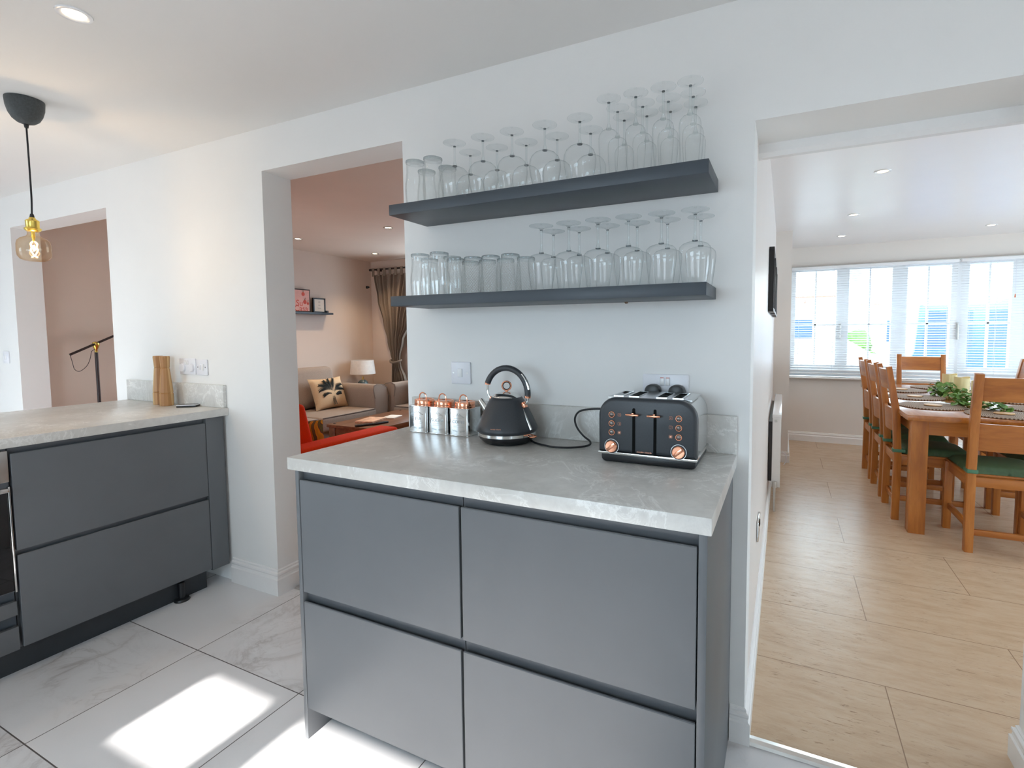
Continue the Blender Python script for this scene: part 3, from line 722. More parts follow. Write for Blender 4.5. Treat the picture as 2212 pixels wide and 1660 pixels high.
for sx, dx in ((-.098, .022), (.091, -.022)):
    for k, z in enumerate((.1415, .1160, .0905)):
        o = MB().lathe([(.0088, 0), (.0096, .002), (.0088, .0035), (.0072, .0035), (.0066, .002)], 24, M4(sx, .0, z, 0, PI/2), False).done('button_ring', 'copper', t)
        MB().lathe([(0, 0), (.0066, 0), (.0063, .003), (.0033, .0048), (0, .005)], 20, M4(sx, .0, z, 0, PI/2)).done('button', 'steel_dark', t)
        ic = MB(); ic.tube([(p[0], -.0004, p[1]) for p in rrect(sx+dx-.0042, sx+dx+.0042, z-.0042, z+.0042, .0015, 3)], .0004, 4, closed=True)
        if k == 0: ic.tube([(sx+dx-.002, -.0004, z-.002), (sx+dx+.002, -.0004, z+.002)], .0004, 4); ic.tube([(sx+dx-.002, -.0004, z+.002), (sx+dx+.002, -.0004, z-.002)], .0004, 4)
        if k == 1: ic.tube([(sx+dx, -.0004, z-.003), (sx+dx+.0012, -.0004, z), (sx+dx, -.0004, z+.003)], .0005, 4)
        if k == 2: ic.box(sx+dx-.0025, sx+dx+.0025, -.0006, 0, z-.0025, z+.0025)
        ic.done('button_symbol', 'rose', t)
    dl = MB().lathe([(.0, 0), (.0215, 0), (.0215, .0020), (.0200, .003), (0, .003)], 32, M4(sx, .0, .050, 0, PI/2)); dlo = dl.done('dial_surround', 'grille', t)
    MB().tube([(sx+.0208*math.cos(2*PI*q/30), -.0022, .050+.0208*math.sin(2*PI*q/30)) for q in range(30)], .0008, 5, closed=True).done('dial_ring', 'steel', dlo)
    dd = MB().lathe([(0, 0), (.0172, 0), (.0172, .0055), (.0155, .0075), (0, .0065)], 32, M4(sx, -.003, .050, 0, PI/2))
    dd.box(-.0158, .0158, -.0150, -.008, -.0050, .0050, .0012, M4(sx, 0, .050, 0, 0, -.7)); dd.done('dial', 'copper', t)
text('brand_lettering', 'morphy richards', .0062, 'rose', t, TX(-.004, -.0004, .040))
# ---- mains lead loop
tag(MB().tube([(-.694, -.105, .926), (-.668, -.126, .9245), (-.625, -.148, .9245), (-.575, -.160, .9245), (-.520, -.140, .9245), (-.487, -.095, .925), (-.492, -.066, .932), (-.520, -.052, .945), (-.545, -.05, .972), (-.553, -.05, 1.002), (-.538, -.05, 1.027), (-.505, -.048, 1.037), (-.461, -.045, 1.041), (-.40, -.034, 1.040), (-.31, -.026, 1.075), (-.29, -.028, 1.098)], .0034, 8, None, 6).done('power_cord', 'black_rubber'),
    'black power cord looping from kettle base to behind the toaster', 'cord')
# ---- kettle
t = thing('kettle', 'dark grey pyramid kettle with hooped handle and chrome lid', 'kettle', (-.775, -.128, ZC), math.radians(-5))
MB().lathe([(0, 0), (.074, 0), (.080, .004), (.094, .016), (.0985, .024), (.0985, .027), (0, .027)], 56).done('power_base', 'black_plastic', t)
MB().lathe([(.099, .0268), (.1005, .028), (.1005, .0375), (.099, .039)], 56, None, False).done('chrome_band', 'steel', t)
MB().lathe([(.098, .038), (.104, .041), (.1075, .047), (.107, .052), (.096, .075), (.078, .112), (.060, .146), (.0525, .156), (.050, .157)], 56, None, False).done('body', 'kettle_grey', t, ang=50)
MB().lathe([(.0515, .1555), (.0505, .158), (.045, .164), (.034, .170), (.018, .1735), (0, .1745)], 48, None, False).done('lid', 'steel', t)
def ring(R, r, z, mat, nm, par):
    ca, sa = math.cos(math.radians(32)), math.sin(math.radians(32))
    MB().tube([(R*math.cos(a)*ca, R*math.cos(a)*sa, z+R*math.sin(a)) for a in [2*PI*k/28 for k in range(28)]], r, 8, closed=True).done(nm, mat, par)
ring(.0155, .0026, .194, 'copper', 'lid_knob', t); ring(.0128, .0020, .194, 'black_plastic', 'knob_insert', t)
MB().lathe([(.005, .172), (.003, .179), (0, .179)], 12).done('knob_stem', 'copper', t)
hc, hr = .169, .0865
arc = [(hr*math.cos(a)*1.0, 0, hc+hr*math.sin(a)) for a in [math.radians(158-k*8.6) for k in range(0, 20)]]
MB().tube(arc, .0104, 14).done('handle_grip', 'kettle_grey', t)
ra = [(( hr+.0075)*math.cos(a), -.004, hc+(hr+.0075)*math.sin(a)) for a in [math.radians(46-k*6) for k in range(7)]]
MB().tube(ra, .0045, 8).done('handle_inlay', 'steel', t)
a0, a1 = Vector(arc[0]), Vector(arc[-1])
MB().tube([a0+Vector((.0, 0, .003)), a0+Vector((-.001, 0, -.006))], .0102, 12).done('handle_collar', 'copper', t)
MB().tube([a1+Vector((0, 0, .004)), a1+Vector((-.0005, 0, -.004))], .0105, 12).done('handle_collar', 'copper', t)
MB().tube([a0+Vector((0, 0, -.004)), (-.082, 0, .175), (-.078, 0, .160), (-.069, 0, .147), (-.060, 0, .142)], .0042, 10, None, 4).done('handle_bracket', 'steel', t)
MB().tube([a1+Vector((0, 0, -.002)), (.085, 0, .148), (.079, 0, .138), (.070, 0, .133)], .0042, 10, None, 4).done('handle_bracket', 'steel', t)
MB().box(-.008, .008, -.010, .010, -.010, .012, .003, M4(.0705, 0, .130, 0, 0, -.5)).done('hinge_plate', 'copper', t)
MB().box(-.007, .007, -.008, .008, -.008, .008, .003, M4(-.0625, 0, .145, 0, 0, .5)).done('hinge_plate', 'copper', t)
MB().lathe([(.016, .0), (.0125, .030), (.0105, .052), (.0095, .052), (.011, .03), (.0145, 0)], 20, M4(-.078, 0, .100, 0, 0, -.75), False).done('spout', 'steel', t)
def kett_w():
    m = MB(); pts = []
    for k in range(9):
        s = k/8; r = .106-.044*s; z = .052+.078*s; pts.append(((r+.0012)*math.cos(-.12), (r+.0012)*math.sin(-.12), z))
    m.tube(pts, .0045, 8); return m
kett_w().done('water_window', 'glass_amber' if False else 'steel_brushed', t)
sw = MB(); sw.tube([(.100, -.022, .034), (.114, -.030, .031), (.126, -.026, .032), (.128, -.016, .033), (.114, -.008, .034), (.102, -.006, .034)], .0028, 8, None, 4); sw.done('switch_lever', 'copper', t)
text('brand_lettering', 'morphy richards', .0055, 'rose', t, Matrix.Rotation(math.radians(14), 4, 'Z') @ Matrix.Translation((-.0, -.1048, .061)) @ Matrix.Rotation(-.45, 4, 'X') @ FACE_S)
# ---- tins
def tin(x, word, label):
    t = thing('canister', label, 'canister', (x, -.122, ZC), 0, 'silver canisters with copper lids'); w = .087
    MB().prism([(p[0], p[1]) for p in rrect(0, w, 0, w, .010, 4)], .001, .099, 'z', bev=.0012, seg=1).done('body', 'tin', t)
    MB().prism(rrect(-.0012, w+.0012, -.0012, w+.0012, .011, 4), .098, .1015, 'z', bev=.0012).done('top_rim', 'tin', t); MB().prism(rrect(-.001, w+.001, -.001, w+.001, .011, 4), 0, .003, 'z', bev=.001).done('bottom_rim', 'tin', t)
    l = MB(); l.lathe([(.036, .1), (.0385, .101), (.0385, .106), (.0375, .107), (.0375, .121), (.036, .1235), (.030, .1235), (.028, .1215), (0, .1215)], 40, M4(w/2, w/2, 0)); lid = l.done('lid', 'copper', t)
    MB().tube([(w/2-.0165, w/2-.01, .121), (w/2-.016, w/2-.01, .134), (w/2-.011, w/2-.01, .144), (w/2, w/2-.01, .1485), (w/2+.011, w/2-.01, .144), (w/2+.016, w/2-.01, .134), (w/2+.0165, w/2-.01, .121)], .0024, 8, None, 4).done('lid_handle', 'copper', lid)
    e = MB(); e2 = MB(); cx = w/2
    for sx in (-1, 1):
        for q in range(4):
            u = q*.0055
            e.tube([(cx+sx*(.003+u), -.0003, .076-u*.35), (cx+sx*(.005+u), -.0003, .080-u*.55), (cx+sx*(.0085+u), -.0003, .078-u*.45), (cx+sx*(.0075+u), -.0003, .0735-u*.3), (cx+sx*(.0045+u), -.0003, .074-u*.3)], .0005, 5, None, 3)
            e2.tube([(cx+sx*(.004+u), -.0003, .018+u*.2), (cx+sx*(.007+u), -.0003, .014+u*.2), (cx+sx*(.010+u), -.0003, .017+u*.2), (cx+sx*(.007+u), -.0003, .020+u*.2)], .0005, 5, None, 3)
    e.tube([(cx, -.0003, .074), (cx-.003, -.0003, .080), (cx, -.0003, .086), (cx+.003, -.0003, .080)], .0005, 5, None, 3, True)
    for z, hw in ((.064, .022), (.0395, .022), (.0335, .022)): MB().box(cx-hw, cx+hw, -.0006, 0, z-.0005, z+.0005).done('engraved_line', 'tin_engrave', t)
    e.done('engraved_crest', 'tin_engrave', t); e2.done('engraved_scroll', 'tin_engrave', t)
    text('lettering', word, .0155 if len(word) > 5 else .018, 'tin_engrave', t, TX(cx, -.0004, .0515))
tin(-1.214, 'TEA', 'silver canister lettered TEA with copper lid, farthest from the kettle')
tin(-1.121, 'SUGAR', 'silver canister lettered SUGAR with copper lid, middle of three')
tin(-1.026, 'COFFEE', 'silver canister lettered COFFEE with copper lid, next to the kettle spout')
# ---- mills
def mill(x, y, label, rz):
    t = thing('pepper_mill', label, 'mill', (x, y, ZC), rz, 'tall wooden mills')
    MB().lathe([(0, 0), (0.0310, 0), (0.0320, .002), (0.0317, .064), (0.0288, .068)], 12).done('base', 'mill_wood', t, ang=10)
    MB().lathe([(0.0288, .067), (0.0313, .071), (0.0205, .197), (0.0184, .200), (0, .200)], 12).done('body', 'mill_wood', t, ang=10)
    MB().lathe([(0, .199), (0.0184, .199), (0.0202, .204), (0.0238, .257), (0.0223, .264), (0, .265)], 12).done('grinder_head', 'mill_wood', t, ang=10)
mill(-2.900, -.075, 'faceted wooden mill standing in front, nearer the plug sockets', .2)
mill(-2.998, -.056, 'faceted wooden mill half hidden behind the other, farther from the sockets', .7)
t = thing('kitchen_gadget', 'small flat black pad with pale edge on peninsula worktop', 'gadget', (-2.740, -.056, ZC), math.radians(38))
MB().box(-.045, .045, -.032, .032, 0, .009, .002).done('case', 'black_plastic', t)
MB().box(-.045, .045, -.032, .032, .009, .0125, .001).done('edge_trim', 'white_plastic', t); MB().box(-.041, .041, -.028, .028, .0125, .0132).done('screen', 'phone_glass', t, False)

# ---- switches and sockets (on wall y = 0)
def plate(name, x0, x1, z0, z1, label, cat, y=0.0):
    t = thing(name, label, cat, (x0, y, z0))
    MB().prism(rrect(0, x1-x0, 0, z1-z0, .004, 3), -.009, -.0003, 'y', bev=.003).done('plate', 'white_plastic', t)
    return t
t = plate('light_switch', -1.094, -1.005, 1.099, 1.185, 'square white single light switch above the canisters', 'switch')
MB().box(.032, .053, -.0125, -.0088, .027, .060, .0012).done('rocker', 'white_shiny', t)
for sx in (.012, .076): MB().lathe([(0, .0095), (.0035, .0095), (.003, .0085), (0, .0085)], 12, M4(sx, 0, .043, 0, PI/2)).done('screw', 'steel_brushed', t)
t = plate('double_socket', -.329, -.181, 1.074, 1.160, 'white double socket with two black plugs behind the toaster', 'socket')
for rx in (.058, .076):
    r_ = MB().box(rx, rx+.013, -.013, -.0088, .050, .076, .001).done('rocker', 'white_shiny', t); MB().box(rx+.001, rx+.012, -.0134, -.0129, .0735, .0755).done('red_marker', 'print_red', r_, False)
for px0, wl in ((.014, .05), (.090, .05)):
    tag(MB().prism([(p[0]-.329+0, p[1]+1.074) for p in rrect(px0, px0+wl, .0, .055, .022, 6, 'ab')], -.045, -.0095, 'y', bev=.006).done('plug', 'black_plastic'),
        'black plug in the %s half of the socket behind the toaster' % ('left' if px0 < .05 else 'right'), 'plug', 'black plugs behind the toaster')
t = plate('double_socket', -2.893, -2.752, 1.085, 1.171, 'white double socket with round covers near the wooden mills', 'socket')
for rx in (.054, .072): MB().box(rx, rx+.011, -.0125, -.0088, .052, .075, .001).done('rocker', 'white_shiny', t)
for cx in (.022, .100): MB().lathe([(0, 0), (.0225, 0), (.0225, .008), (.020, .011), (0, .011)], 28, M4(cx+.012, -.008, .036, 0, PI/2)).done('socket_cover', 'white_plastic', t)
t = plate('fused_switch', -2.742, -2.652, 1.083, 1.167, 'white fused spur switch right of the covered double socket', 'switch')
MB().box(.030, .040, -.0125, -.0088, .030, .056, .001).done('fuse_holder', 'white_shiny', t); MB().box(.052, .066, -.0125, -.0088, .026, .060, .001).done('rocker', 'white_shiny', t)
for sx in (.014, .078): MB().lathe([(0, .0095), (.0035, .0095), (.003, .0085), (0, .0085)], 12, M4(sx, 0, .043, 0, PI/2)).done('screw', 'grille', t)
t = plate('light_switch', -5.045, -4.960, 1.10, 1.186, 'small white light switch far along the kitchen wall past the opening', 'switch')
MB().box(.032, .053, -.0125, -.0088, .027, .060, .0012).done('rocker', 'white_shiny', t)

# ---- pendant lamp
PX, PY = -2.758, -.610
t = thing('pendant_lamp', 'pendant lamp with black ceiling cup, brass holder and amber globe bulb', 'lamp', (PX, PY, H))
MB().lathe([(0, -.001), (.060, -.001), (.0605, -.006), (.0585, -.035), (.052, -.060), (.042, -.080), (.028, -.093), (.012, -.099), (0, -.100)], 40).done('ceiling_cup', 'cup_black', t)
MB().lathe([(.0, -.098), (.0085, -.098), (.0060, -.114), (0, -.114)], 16).done('cable_grip', 'black_rubber', t)
MB().tube([(0, 0, -.11), (.001, 0, -.20), (-.004, .002, -.30), (-.002, .001, -.40), (-.006, 0, -.465)], .0032, 8, None, 6).done('cable', 'cable_black', t)
bx = -.006
MB().lathe([(.0055, -.462), (.0085, -.478), (0, -.478)], 16, M4(bx, 0, 0)).done('cable_grip', 'black_rubber', t)
MB().lathe([(.0, -.477), (.010, -.477), (.011, -.482), (.021, -.489), (.0225, -.493), (.0215, -.496), (.0215, -.519), (.0265, -.521), (.0275, -.525), (.023, -.532), (.018, -.535), (0, -.535)], 32, M4(bx, 0, 0)).done('lamp_holder', 'brass', t)
bulb = MB().lathe([(.0185, -.533), (.0185, -.548), (.024, -.556), (.040, -.563), (.050, -.574), (.0535, -.590), (.0540, -.620), (.052, -.637), (.044, -.650), (.030, -.656), (0, -.657)], 44, M4(bx, 0, 0), False).done('bulb', 'glass_amber', t, ang=60)
fm = MB()
for k in range(4):
    a = k*PI/2+.5; dx, dy = math.cos(a), math.sin(a)
    fm.tube([(bx+.004*dx, .004*dy, -.575), (bx+.014*dx, .014*dy, -.585), (bx+.010*dx, .010*dy, -.600), (bx+.015*dx, .015*dy, -.612), (bx+.003*dx, .003*dy, -.634), (bx+.012*dx, .012*dy, -.640)], .0016, 6, None, 4)
fm.done('filament', 'filament', bulb)
MB().lathe([(.006, -.535), (.006, -.560), (.003, -.575), (0, -.575)], 12, M4(bx, 0, 0)).done('filament_support', 'brass', bulb)
d = bpy.data.lights.new('bulb_light', 'POINT'); d.energy = 6; d.color = (1, .72, .42); d.shadow_soft_size = .004
o = bpy.data.objects.new('bulb_light', d); COL.objects.link(o); o.location = (PX+bx, PY, H-.60)
# ---- downlights
def downlight(x, y, label, mat='white_shiny', e=10):
    t = thing('downlight', label, 'downlight', (x, y, H), 0, 'recessed ceiling downlights')
    MB().lathe([(.044, 0), (.0435, -.004), (.038, -.0055), (.030, -.003), (.027, .0)], 32, None, False).done('bezel', mat, t)
    MB().lathe([(0, -.0015), (.028, -.0015), (.028, -.0005), (0, -.0005)], 28).done('lamp_face', 'downlight_glow', t)
    if e:
        d = bpy.data.lights.new('downlight_beam', 'SPOT'); d.energy = e; d.color = (1, .74, .48); d.spot_size = math.radians(110); d.spot_blend = .8; d.shadow_soft_size = .03
        o = bpy.data.objects.new('downlight_beam', d); COL.objects.link(o); o.location = (x, y, H-.012)
downlight(-1.873, -.80, 'lit recessed downlight in the kitchen ceiling', e=8)
downlight(.613, 2.058, 'dining room downlight nearest the kitchen opening', e=8)
downlight(.595, 3.304, 'dining room downlight second from the opening', e=8)
downlight(.601, 4.337, 'dining room downlight closest to the window, left side', e=8)
downlight(1.803, 4.352, 'dining room downlight closest to the window, right side', e=8)
downlight(-3.209, 1.968, 'living room downlight nearest the shelves, seen above the upper shelf end', 'steel_brushed', e=34)
downlight(-4.40, 1.969, 'living room downlight cut by the opening jamb', 'steel_brushed', e=34)
downlight(-4.407, 3.033, 'living room downlight closest to the curtain', 'steel_brushed', e=34)

# ================================================================== DINING ROOM
def chair_proto():
    t = thing('dining_chair', '', 'chair', group='oak dining chairs with green cushions'); w = .205; p = .042
    # origin: floor, centre of the back posts line; chair faces +y
    for s in (-1, 1):
        x0, x1 = (s*w-p, s*w) if s > 0 else (s*w, s*w+p)
        MB().prism([(-.022, 0), (.022, 0), (.026, .44), (.008, .75), (-.048, 1.055), (-.080, 1.05), (-.034, .74), (-.018, .44)], x0, x1, 'x', bev=.003).done('back_post', 'oak_z', t)
        xa, xb = (s*(w+.01)-p, s*(w+.01)) if s > 0 else (s*(w+.01), s*(w+.01)+p)
        MB().box(xa, xb, .375, .415, 0, .445, .003).done('leg', 'oak_z', t)
        MB().box(min(s*(w-.01), s*(w-.032)), max(s*(w-.01), s*(w-.032)), .02, .38, .135, .170, .002).done('side_stretcher', 'oak_y', t)
        MB().box(min(s*(w-.008), s*(w-.030)), max(s*(w-.008), s*(w-.030)), .02, .38, .385, .447, .002).done('side_rail', 'oak_y', t)
    def rail(z0, z1, yb, nm, sag=.02, th=.02):
        m = MB(); n = 10; xi = w-p+.002
        bm = bmesh.new(); vs = []
        for i in range(n+1):
            x = -xi+2*xi*i/n; cyy = -sag*(1-(x/xi)**2)
            r = []
            for z in (z0, z1):
                y = yb(z)+cyy
                r += [bm.verts.new((x, y-th/2, z)), bm.verts.new((x, y+th/2, z))]
            vs.append(r)
        for a, c in zip(vs, vs[1:]):
            bm.faces.new((a[0], c[0], c[2], a[2])); bm.faces.new((a[1], a[3], c[3], c[1])); bm.faces.new((a[2], c[2], c[3], a[3])); bm.faces.new((a[0], a[1], c[1], c[0]))
        bm.faces.new((vs[0][0], vs[0][2], vs[0][3], vs[0][1])); bm.faces.new((vs[-1][0], vs[-1][1], vs[-1][3], vs[-1][2]))
        bmesh.ops.recalc_face_normals(bm, faces=bm.faces); m._merge(bm, None); m.done(nm, 'oak_x', t)
    yb = lambda z: -.012-(z-.75)*.165 if z > .75 else -.012+(.75-z)*.06
    rail(.895, 1.03, yb, 'top_rail'); rail(.605, .762, yb, 'lower_rail')
    MB().box(-w+p, w-p, -.012, .012, .392, .447, .002).done('back_rail', 'oak_x', t)
    MB().box(-w+p, w-p, .385, .408, .385, .447, .002).done('front_rail', 'oak_x', t)
    MB().box(-w+p-.01, w-p+.01, .0, .020, .10, .135, .002).done('rear_stretcher', 'oak_x', t)
    MB().box(-w-.003, w+.003, .018, .415, .445, .460, .004).done('seat', 'oak_y', t)
    def cush(u, v):
        x = (u-.5)*2; y = (v-.5)*2; e = (max(0, 1-abs(x)**5)*max(0, 1-abs(y)**5))**.4
        return (x*.195, .225+y*.195, .461+.045*e)
    cu = MB().grid(cush, 18, 18); cu.grid(lambda u, v: (lambda c: (c[0], c[1], .4605))(cush(u, 1-v)), 4, 4); bmesh.ops.remove_doubles(cu.bm, verts=cu.bm.verts, dist=.0005)
    co = cu.done('seat_cushion', 'green_cushion', t, ang=80)
    for s in (-1, 1): MB().box(min(s*(w+.004), s*(w-p-.006)), max(s*(w+.004), s*(w-p-.006)), -.026, .045, .470, .492, .003).done('cushion_tie', 'green_tie', co)
    return t
ch = chair_proto(); ch.location = (1.275, 2.005, 0); ch['label'] = 'oak dining chair at the near end of the table, back to the kitchen'
dup(ch, (1.355, 4.53, 0), PI, 'oak dining chair at the window end of the table, facing the kitchen')
for i, y in enumerate((2.625, 3.150, 3.675)):
    dup(ch, (.805, y, 0), -PI/2, 'oak dining chair on the radiator side of the table, %s from the kitchen' % ordn[i])
    dup(ch, (1.855, y, 0), PI/2, 'oak dining chair on the far side of the table, %s from the kitchen' % ordn[i])
t = thing('dining_table', 'long oak dining table set with round woven placemats', 'table', (.80, 2.13, 0)); TW, TL = 1.06, 2.12
MB().box(0, TW, 0, TL, .735, .770, .004).done('tabletop', 'oak_top', t)
MB().box(.055, TW-.055, .075, .097, .640, .735).done('end_apron', 'oak_x', t); MB().box(.055, TW-.055, TL-.097, TL-.075, .640, .735).done('end_apron', 'oak_x', t)
MB().box(.055, .077, .097, TL-.097, .640, .735).done('side_apron', 'oak_y', t); MB().box(TW-.077, TW-.055, .097, TL-.097, .640, .735).done('side_apron', 'oak_y', t)
for lx, ly in ((.035, .060), (TW-.125, .060), (.035, TL-.150), (TW-.125, TL-.150)): MB().prism(rrect(lx, lx+.09, ly, ly+.09, .004, 2), 0, .735, 'z').done('leg', 'oak_z', t)
# placemats
def mat_(x, y, label):
    o = MB().lathe([(0, .001), (.19, .001), (.194, .004), (.192, .008), (.186, .0095), (0, .0085)], 48).done('placemat', 'woven_mat', loc=(x, y, .7703)); tag(o, label, 'placemat', 'round woven placemats'); return o
def coaster(x, y, label):
    o = MB().lathe([(0, .0), (.050, .0), (.052, .003), (.050, .0065), (0, .0065)], 32).done('coaster', 'wood_tip', loc=(x, y, .7802)); tag(o, label, 'coaster', 'round wooden coasters'); return o
seats = [((1.02, 2.60), 'first place on the radiator side'), ((1.03, 3.13), 'second place on the radiator side'), ((1.03, 3.66), 'third place on the radiator side'),
         ((1.64, 2.66), 'first place on the far side'), ((1.64, 3.14), 'second place on the far side'), ((1.64, 3.66), 'third place on the far side'), ((1.33, 2.335), 'near end of the table'), ((1.36, 4.00), 'window end of the table')]
m0 = c0 = None
for (x, y), s in seats:
    if m0 is None: m0 = mat_(x, y, 'round woven placemat at the '+s); c0 = coaster(x+.01, y, 'round wooden coaster on the placemat at the '+s)
    else:
        for src, z, lab in ((m0, .7703, 'round woven placemat at the '), (c0, .7802, 'round wooden coaster on the placemat at the ')):
            q = src.copy(); COL.objects.link(q); q.location = (x, y, z); q['label'] = lab+s
# candles
for x, y, h, lab in ((1.335, 3.50, .165, 'ivory pillar candle, farthest of three from the kitchen'), (1.335, 3.19, .165, 'ivory pillar candle, middle of three in the garland'), (1.375, 2.93, .160, 'ivory pillar candle, nearest of three, partly behind the chair')):
    m = MB(); n = 36; r = .050
    def cz(u, v, h=h, r=r):
        a = u*2*PI
        return (r*math.cos(a), r*math.sin(a), v*(h+.006*math.sin(2*a+1)))
    m.grid(cz, n, 2); m.lathe([(0, h-.022), (r*.75, h-.014), (r, h-.004)], 36, None, False)
    bmesh.ops.remove_doubles(m.bm, verts=m.bm.verts, dist=.0004)
    o = m.done('pillar_candle', 'candle', loc=(x, y, .7703)); tag(o, lab, 'candle', 'ivory pillar candles')
    MB().tube([(0, 0, h-.022), (.001, 0, h-.008)], .0012, 6).done('wick', 'black_rubber', o)
# garland
g = thing('garland', 'green leafy garland with peach blossoms along the table centre', 'garland', (1.28, 2.42, .771))
path = catmull([Vector(p) for p in ((.08, 0, .02), (-.02, .16, .03), (-.06, .35, .03), (.09, .52, .035), (-.01, .70, .03), (-.07, .88, .04), (.10, 1.02, .05), (-.02, 1.22, .03))], 8)
MB().tube(path, .0025, 6).done('stem', 'leaf', g)
lf = MB(); bl = MB()
for k in range(330):
    p = path[rnd.randrange(len(path))]; s = .016+.014*rnd.random()
    q = Vector((p.x+rnd.gauss(0, .030), p.y+rnd.gauss(0, .03), max(.006, p.z+rnd.gauss(.012, .022))))
    mx = Matrix.Translation(q) @ Matrix.Rotation(rnd.random()*6.28, 4, 'Z') @ Matrix.Rotation(rnd.uniform(-.9, .9), 4, 'X')
    t_ = bmesh.new(); vv = [t_.verts.new(c) for c in ((0, -s, 0), (s*.7, -s*.3, .002), (s*.75, s*.4, .004), (0, s, 0), (-s*.75, s*.4, .004), (-s*.7, -s*.3, .002))]
    cc = t_.verts.new((0, 0, -.002))
    for i in range(6): t_.faces.new((vv[i], vv[(i+1) % 6], cc))
    lf._merge(t_, mx)
    if k % 20 == 0:
        t_ = bmesh.new(); bmesh.ops.create_icosphere(t_, subdivisions=1, radius=.011); bl._merge(t_, Matrix.Translation(q+Vector((0, 0, .004))))
lf.done('leaves', 'leaf', g, False)['kind'] = 'stuff'; bl.done('blossoms', 'blossom', g)
# radiator
t = thing('radiator', 'white double panel radiator on the dining room wall', 'radiator', (.0, 2.30, 0))
b = MB(); b.box(.070, .080, 0, 1.3, .17, .675, .003)
for k in range(36): b.box(.078, .083, .03+k*.035, .045+k*.035, .20, .65, .002)
b.box(.030, .040, 0, 1.3, .17, .675, .003); b.done('panel', 'gloss_white', t)
MB().box(.026, .086, -.004, 1.304, .672, .700, .003).done('top_grille', 'white_shiny', t)
for y in (-.004, 1.300): MB().box(.028, .084, y, y+.004, .17, .675).done('side_cover', 'gloss_white', t, False)
MB().lathe([(0, 0), (.010, 0), (.010, .012), (0, .012)], 16, M4(.05, -.004, .655, 0, PI/2)).done('bleed_plug', 'steel_brushed', t)
v_ = MB(); v_.tube([(.05, .0, .19), (.05, -.035, .19), (.05, -.035, .155), (.05, -.035, .0)], .008, 8); v_.lathe([(0, 0), (.016, 0), (.018, .02), (.014, .045), (0, .048)], 16, M4(.05, -.035, .175)); v_.done('valve', 'brass' if False else 'steel_brushed', t)
MB().box(.002, .026, .04, 1.26, .20, .64).done('wall_bracket', 'grille', t, False)
MB().tube([(.095, .9, .23), (.125, .9, .21), (.13, .9, .16), (.11, .9, .12)], .004, 8, None, 4).done('cable_loop', 'white_plastic', t)
# pictures seen edge-on
for i, y in enumerate((1.60, 2.10, 2.62)):
    t = thing('framed_print', 'thin black picture frame seen edge-on, %s from the kitchen opening' % ordn[i], 'picture', (.0, y, 1.415), 0, 'black frames on the dining room wall')
    b = MB(); b.box(.002, .030, 0, .38, 0, .022, .001); b.box(.002, .030, 0, .38, .353, .375, .001); b.box(.002, .030, 0, .022, .02, .355, .001); b.box(.002, .030, .358, .38, .02, .355, .001); b.done('frame', 'frame_black', t)
    MB().box(.004, .014, .02, .36, .02, .355).done('print', 'print_cream', t, False)
t = thing('double_socket', 'chrome double socket low on the dining room wall by the opening', 'socket', (0.0, .63, .40))
MB().box(.0008, .009, 0, .146, 0, .086, .003).done('plate', 'steel', t); MB().box(.009, .012, .058, .070, .050, .074, .001).done('rocker', 'grey_socket_dark', t); MB().box(.009, .012, .076, .088, .050, .074, .001).done('rocker', 'grey_socket_dark', t)
# curtain track above the dining window
tag(MB().box(.15, 2.78, 4.945, 4.958, 2.036, 2.046).done('curtain_track', 'steel_brushed'), 'thin dark curtain track above the dining window', 'track')

# ================================================================== LIVING ROOM
def pillow_fn(w, h, th, pinch=.5):
    def fn(side):
        def f(u, v):
            x = (u-.5)*2; z = (v-.5)*2; e = (max(0, 1-x*x)*max(0, 1-z*z))**.45
            k = 1-.10*(abs(x)**2*(1-abs(z)**2) + 0) ; kz = 1-.10*(abs(z)**2*(1-abs(x)**2))
            return (x*w/2*(1-.08*(1-z*z)*abs(x)), side*th/2*e, h/2+z*h/2*(1-.08*(1-x*x)*abs(z)))
        return f
    m = MB(); m.grid(fn(1), 16, 16); m.grid(fn(-1), 16, 16); bmesh.ops.remove_doubles(m.bm, verts=m.bm.verts, dist=.0008); bmesh.ops.recalc_face_normals(m.bm, faces=m.bm.faces)
    return m
def arm_profile(w, h):   # cross-section seen from the front: flared rounded arm; returned as (offset, z), outer side = +
    return [(0, .12), (0, h-.16), (-.02, h-.06), (-.01, h-.015), (.04, h), (w*.55, h-.01), (w*.95, h-.05), (w*1.08, h-.14), (w*1.02, h-.30), (w*.85, .12)]
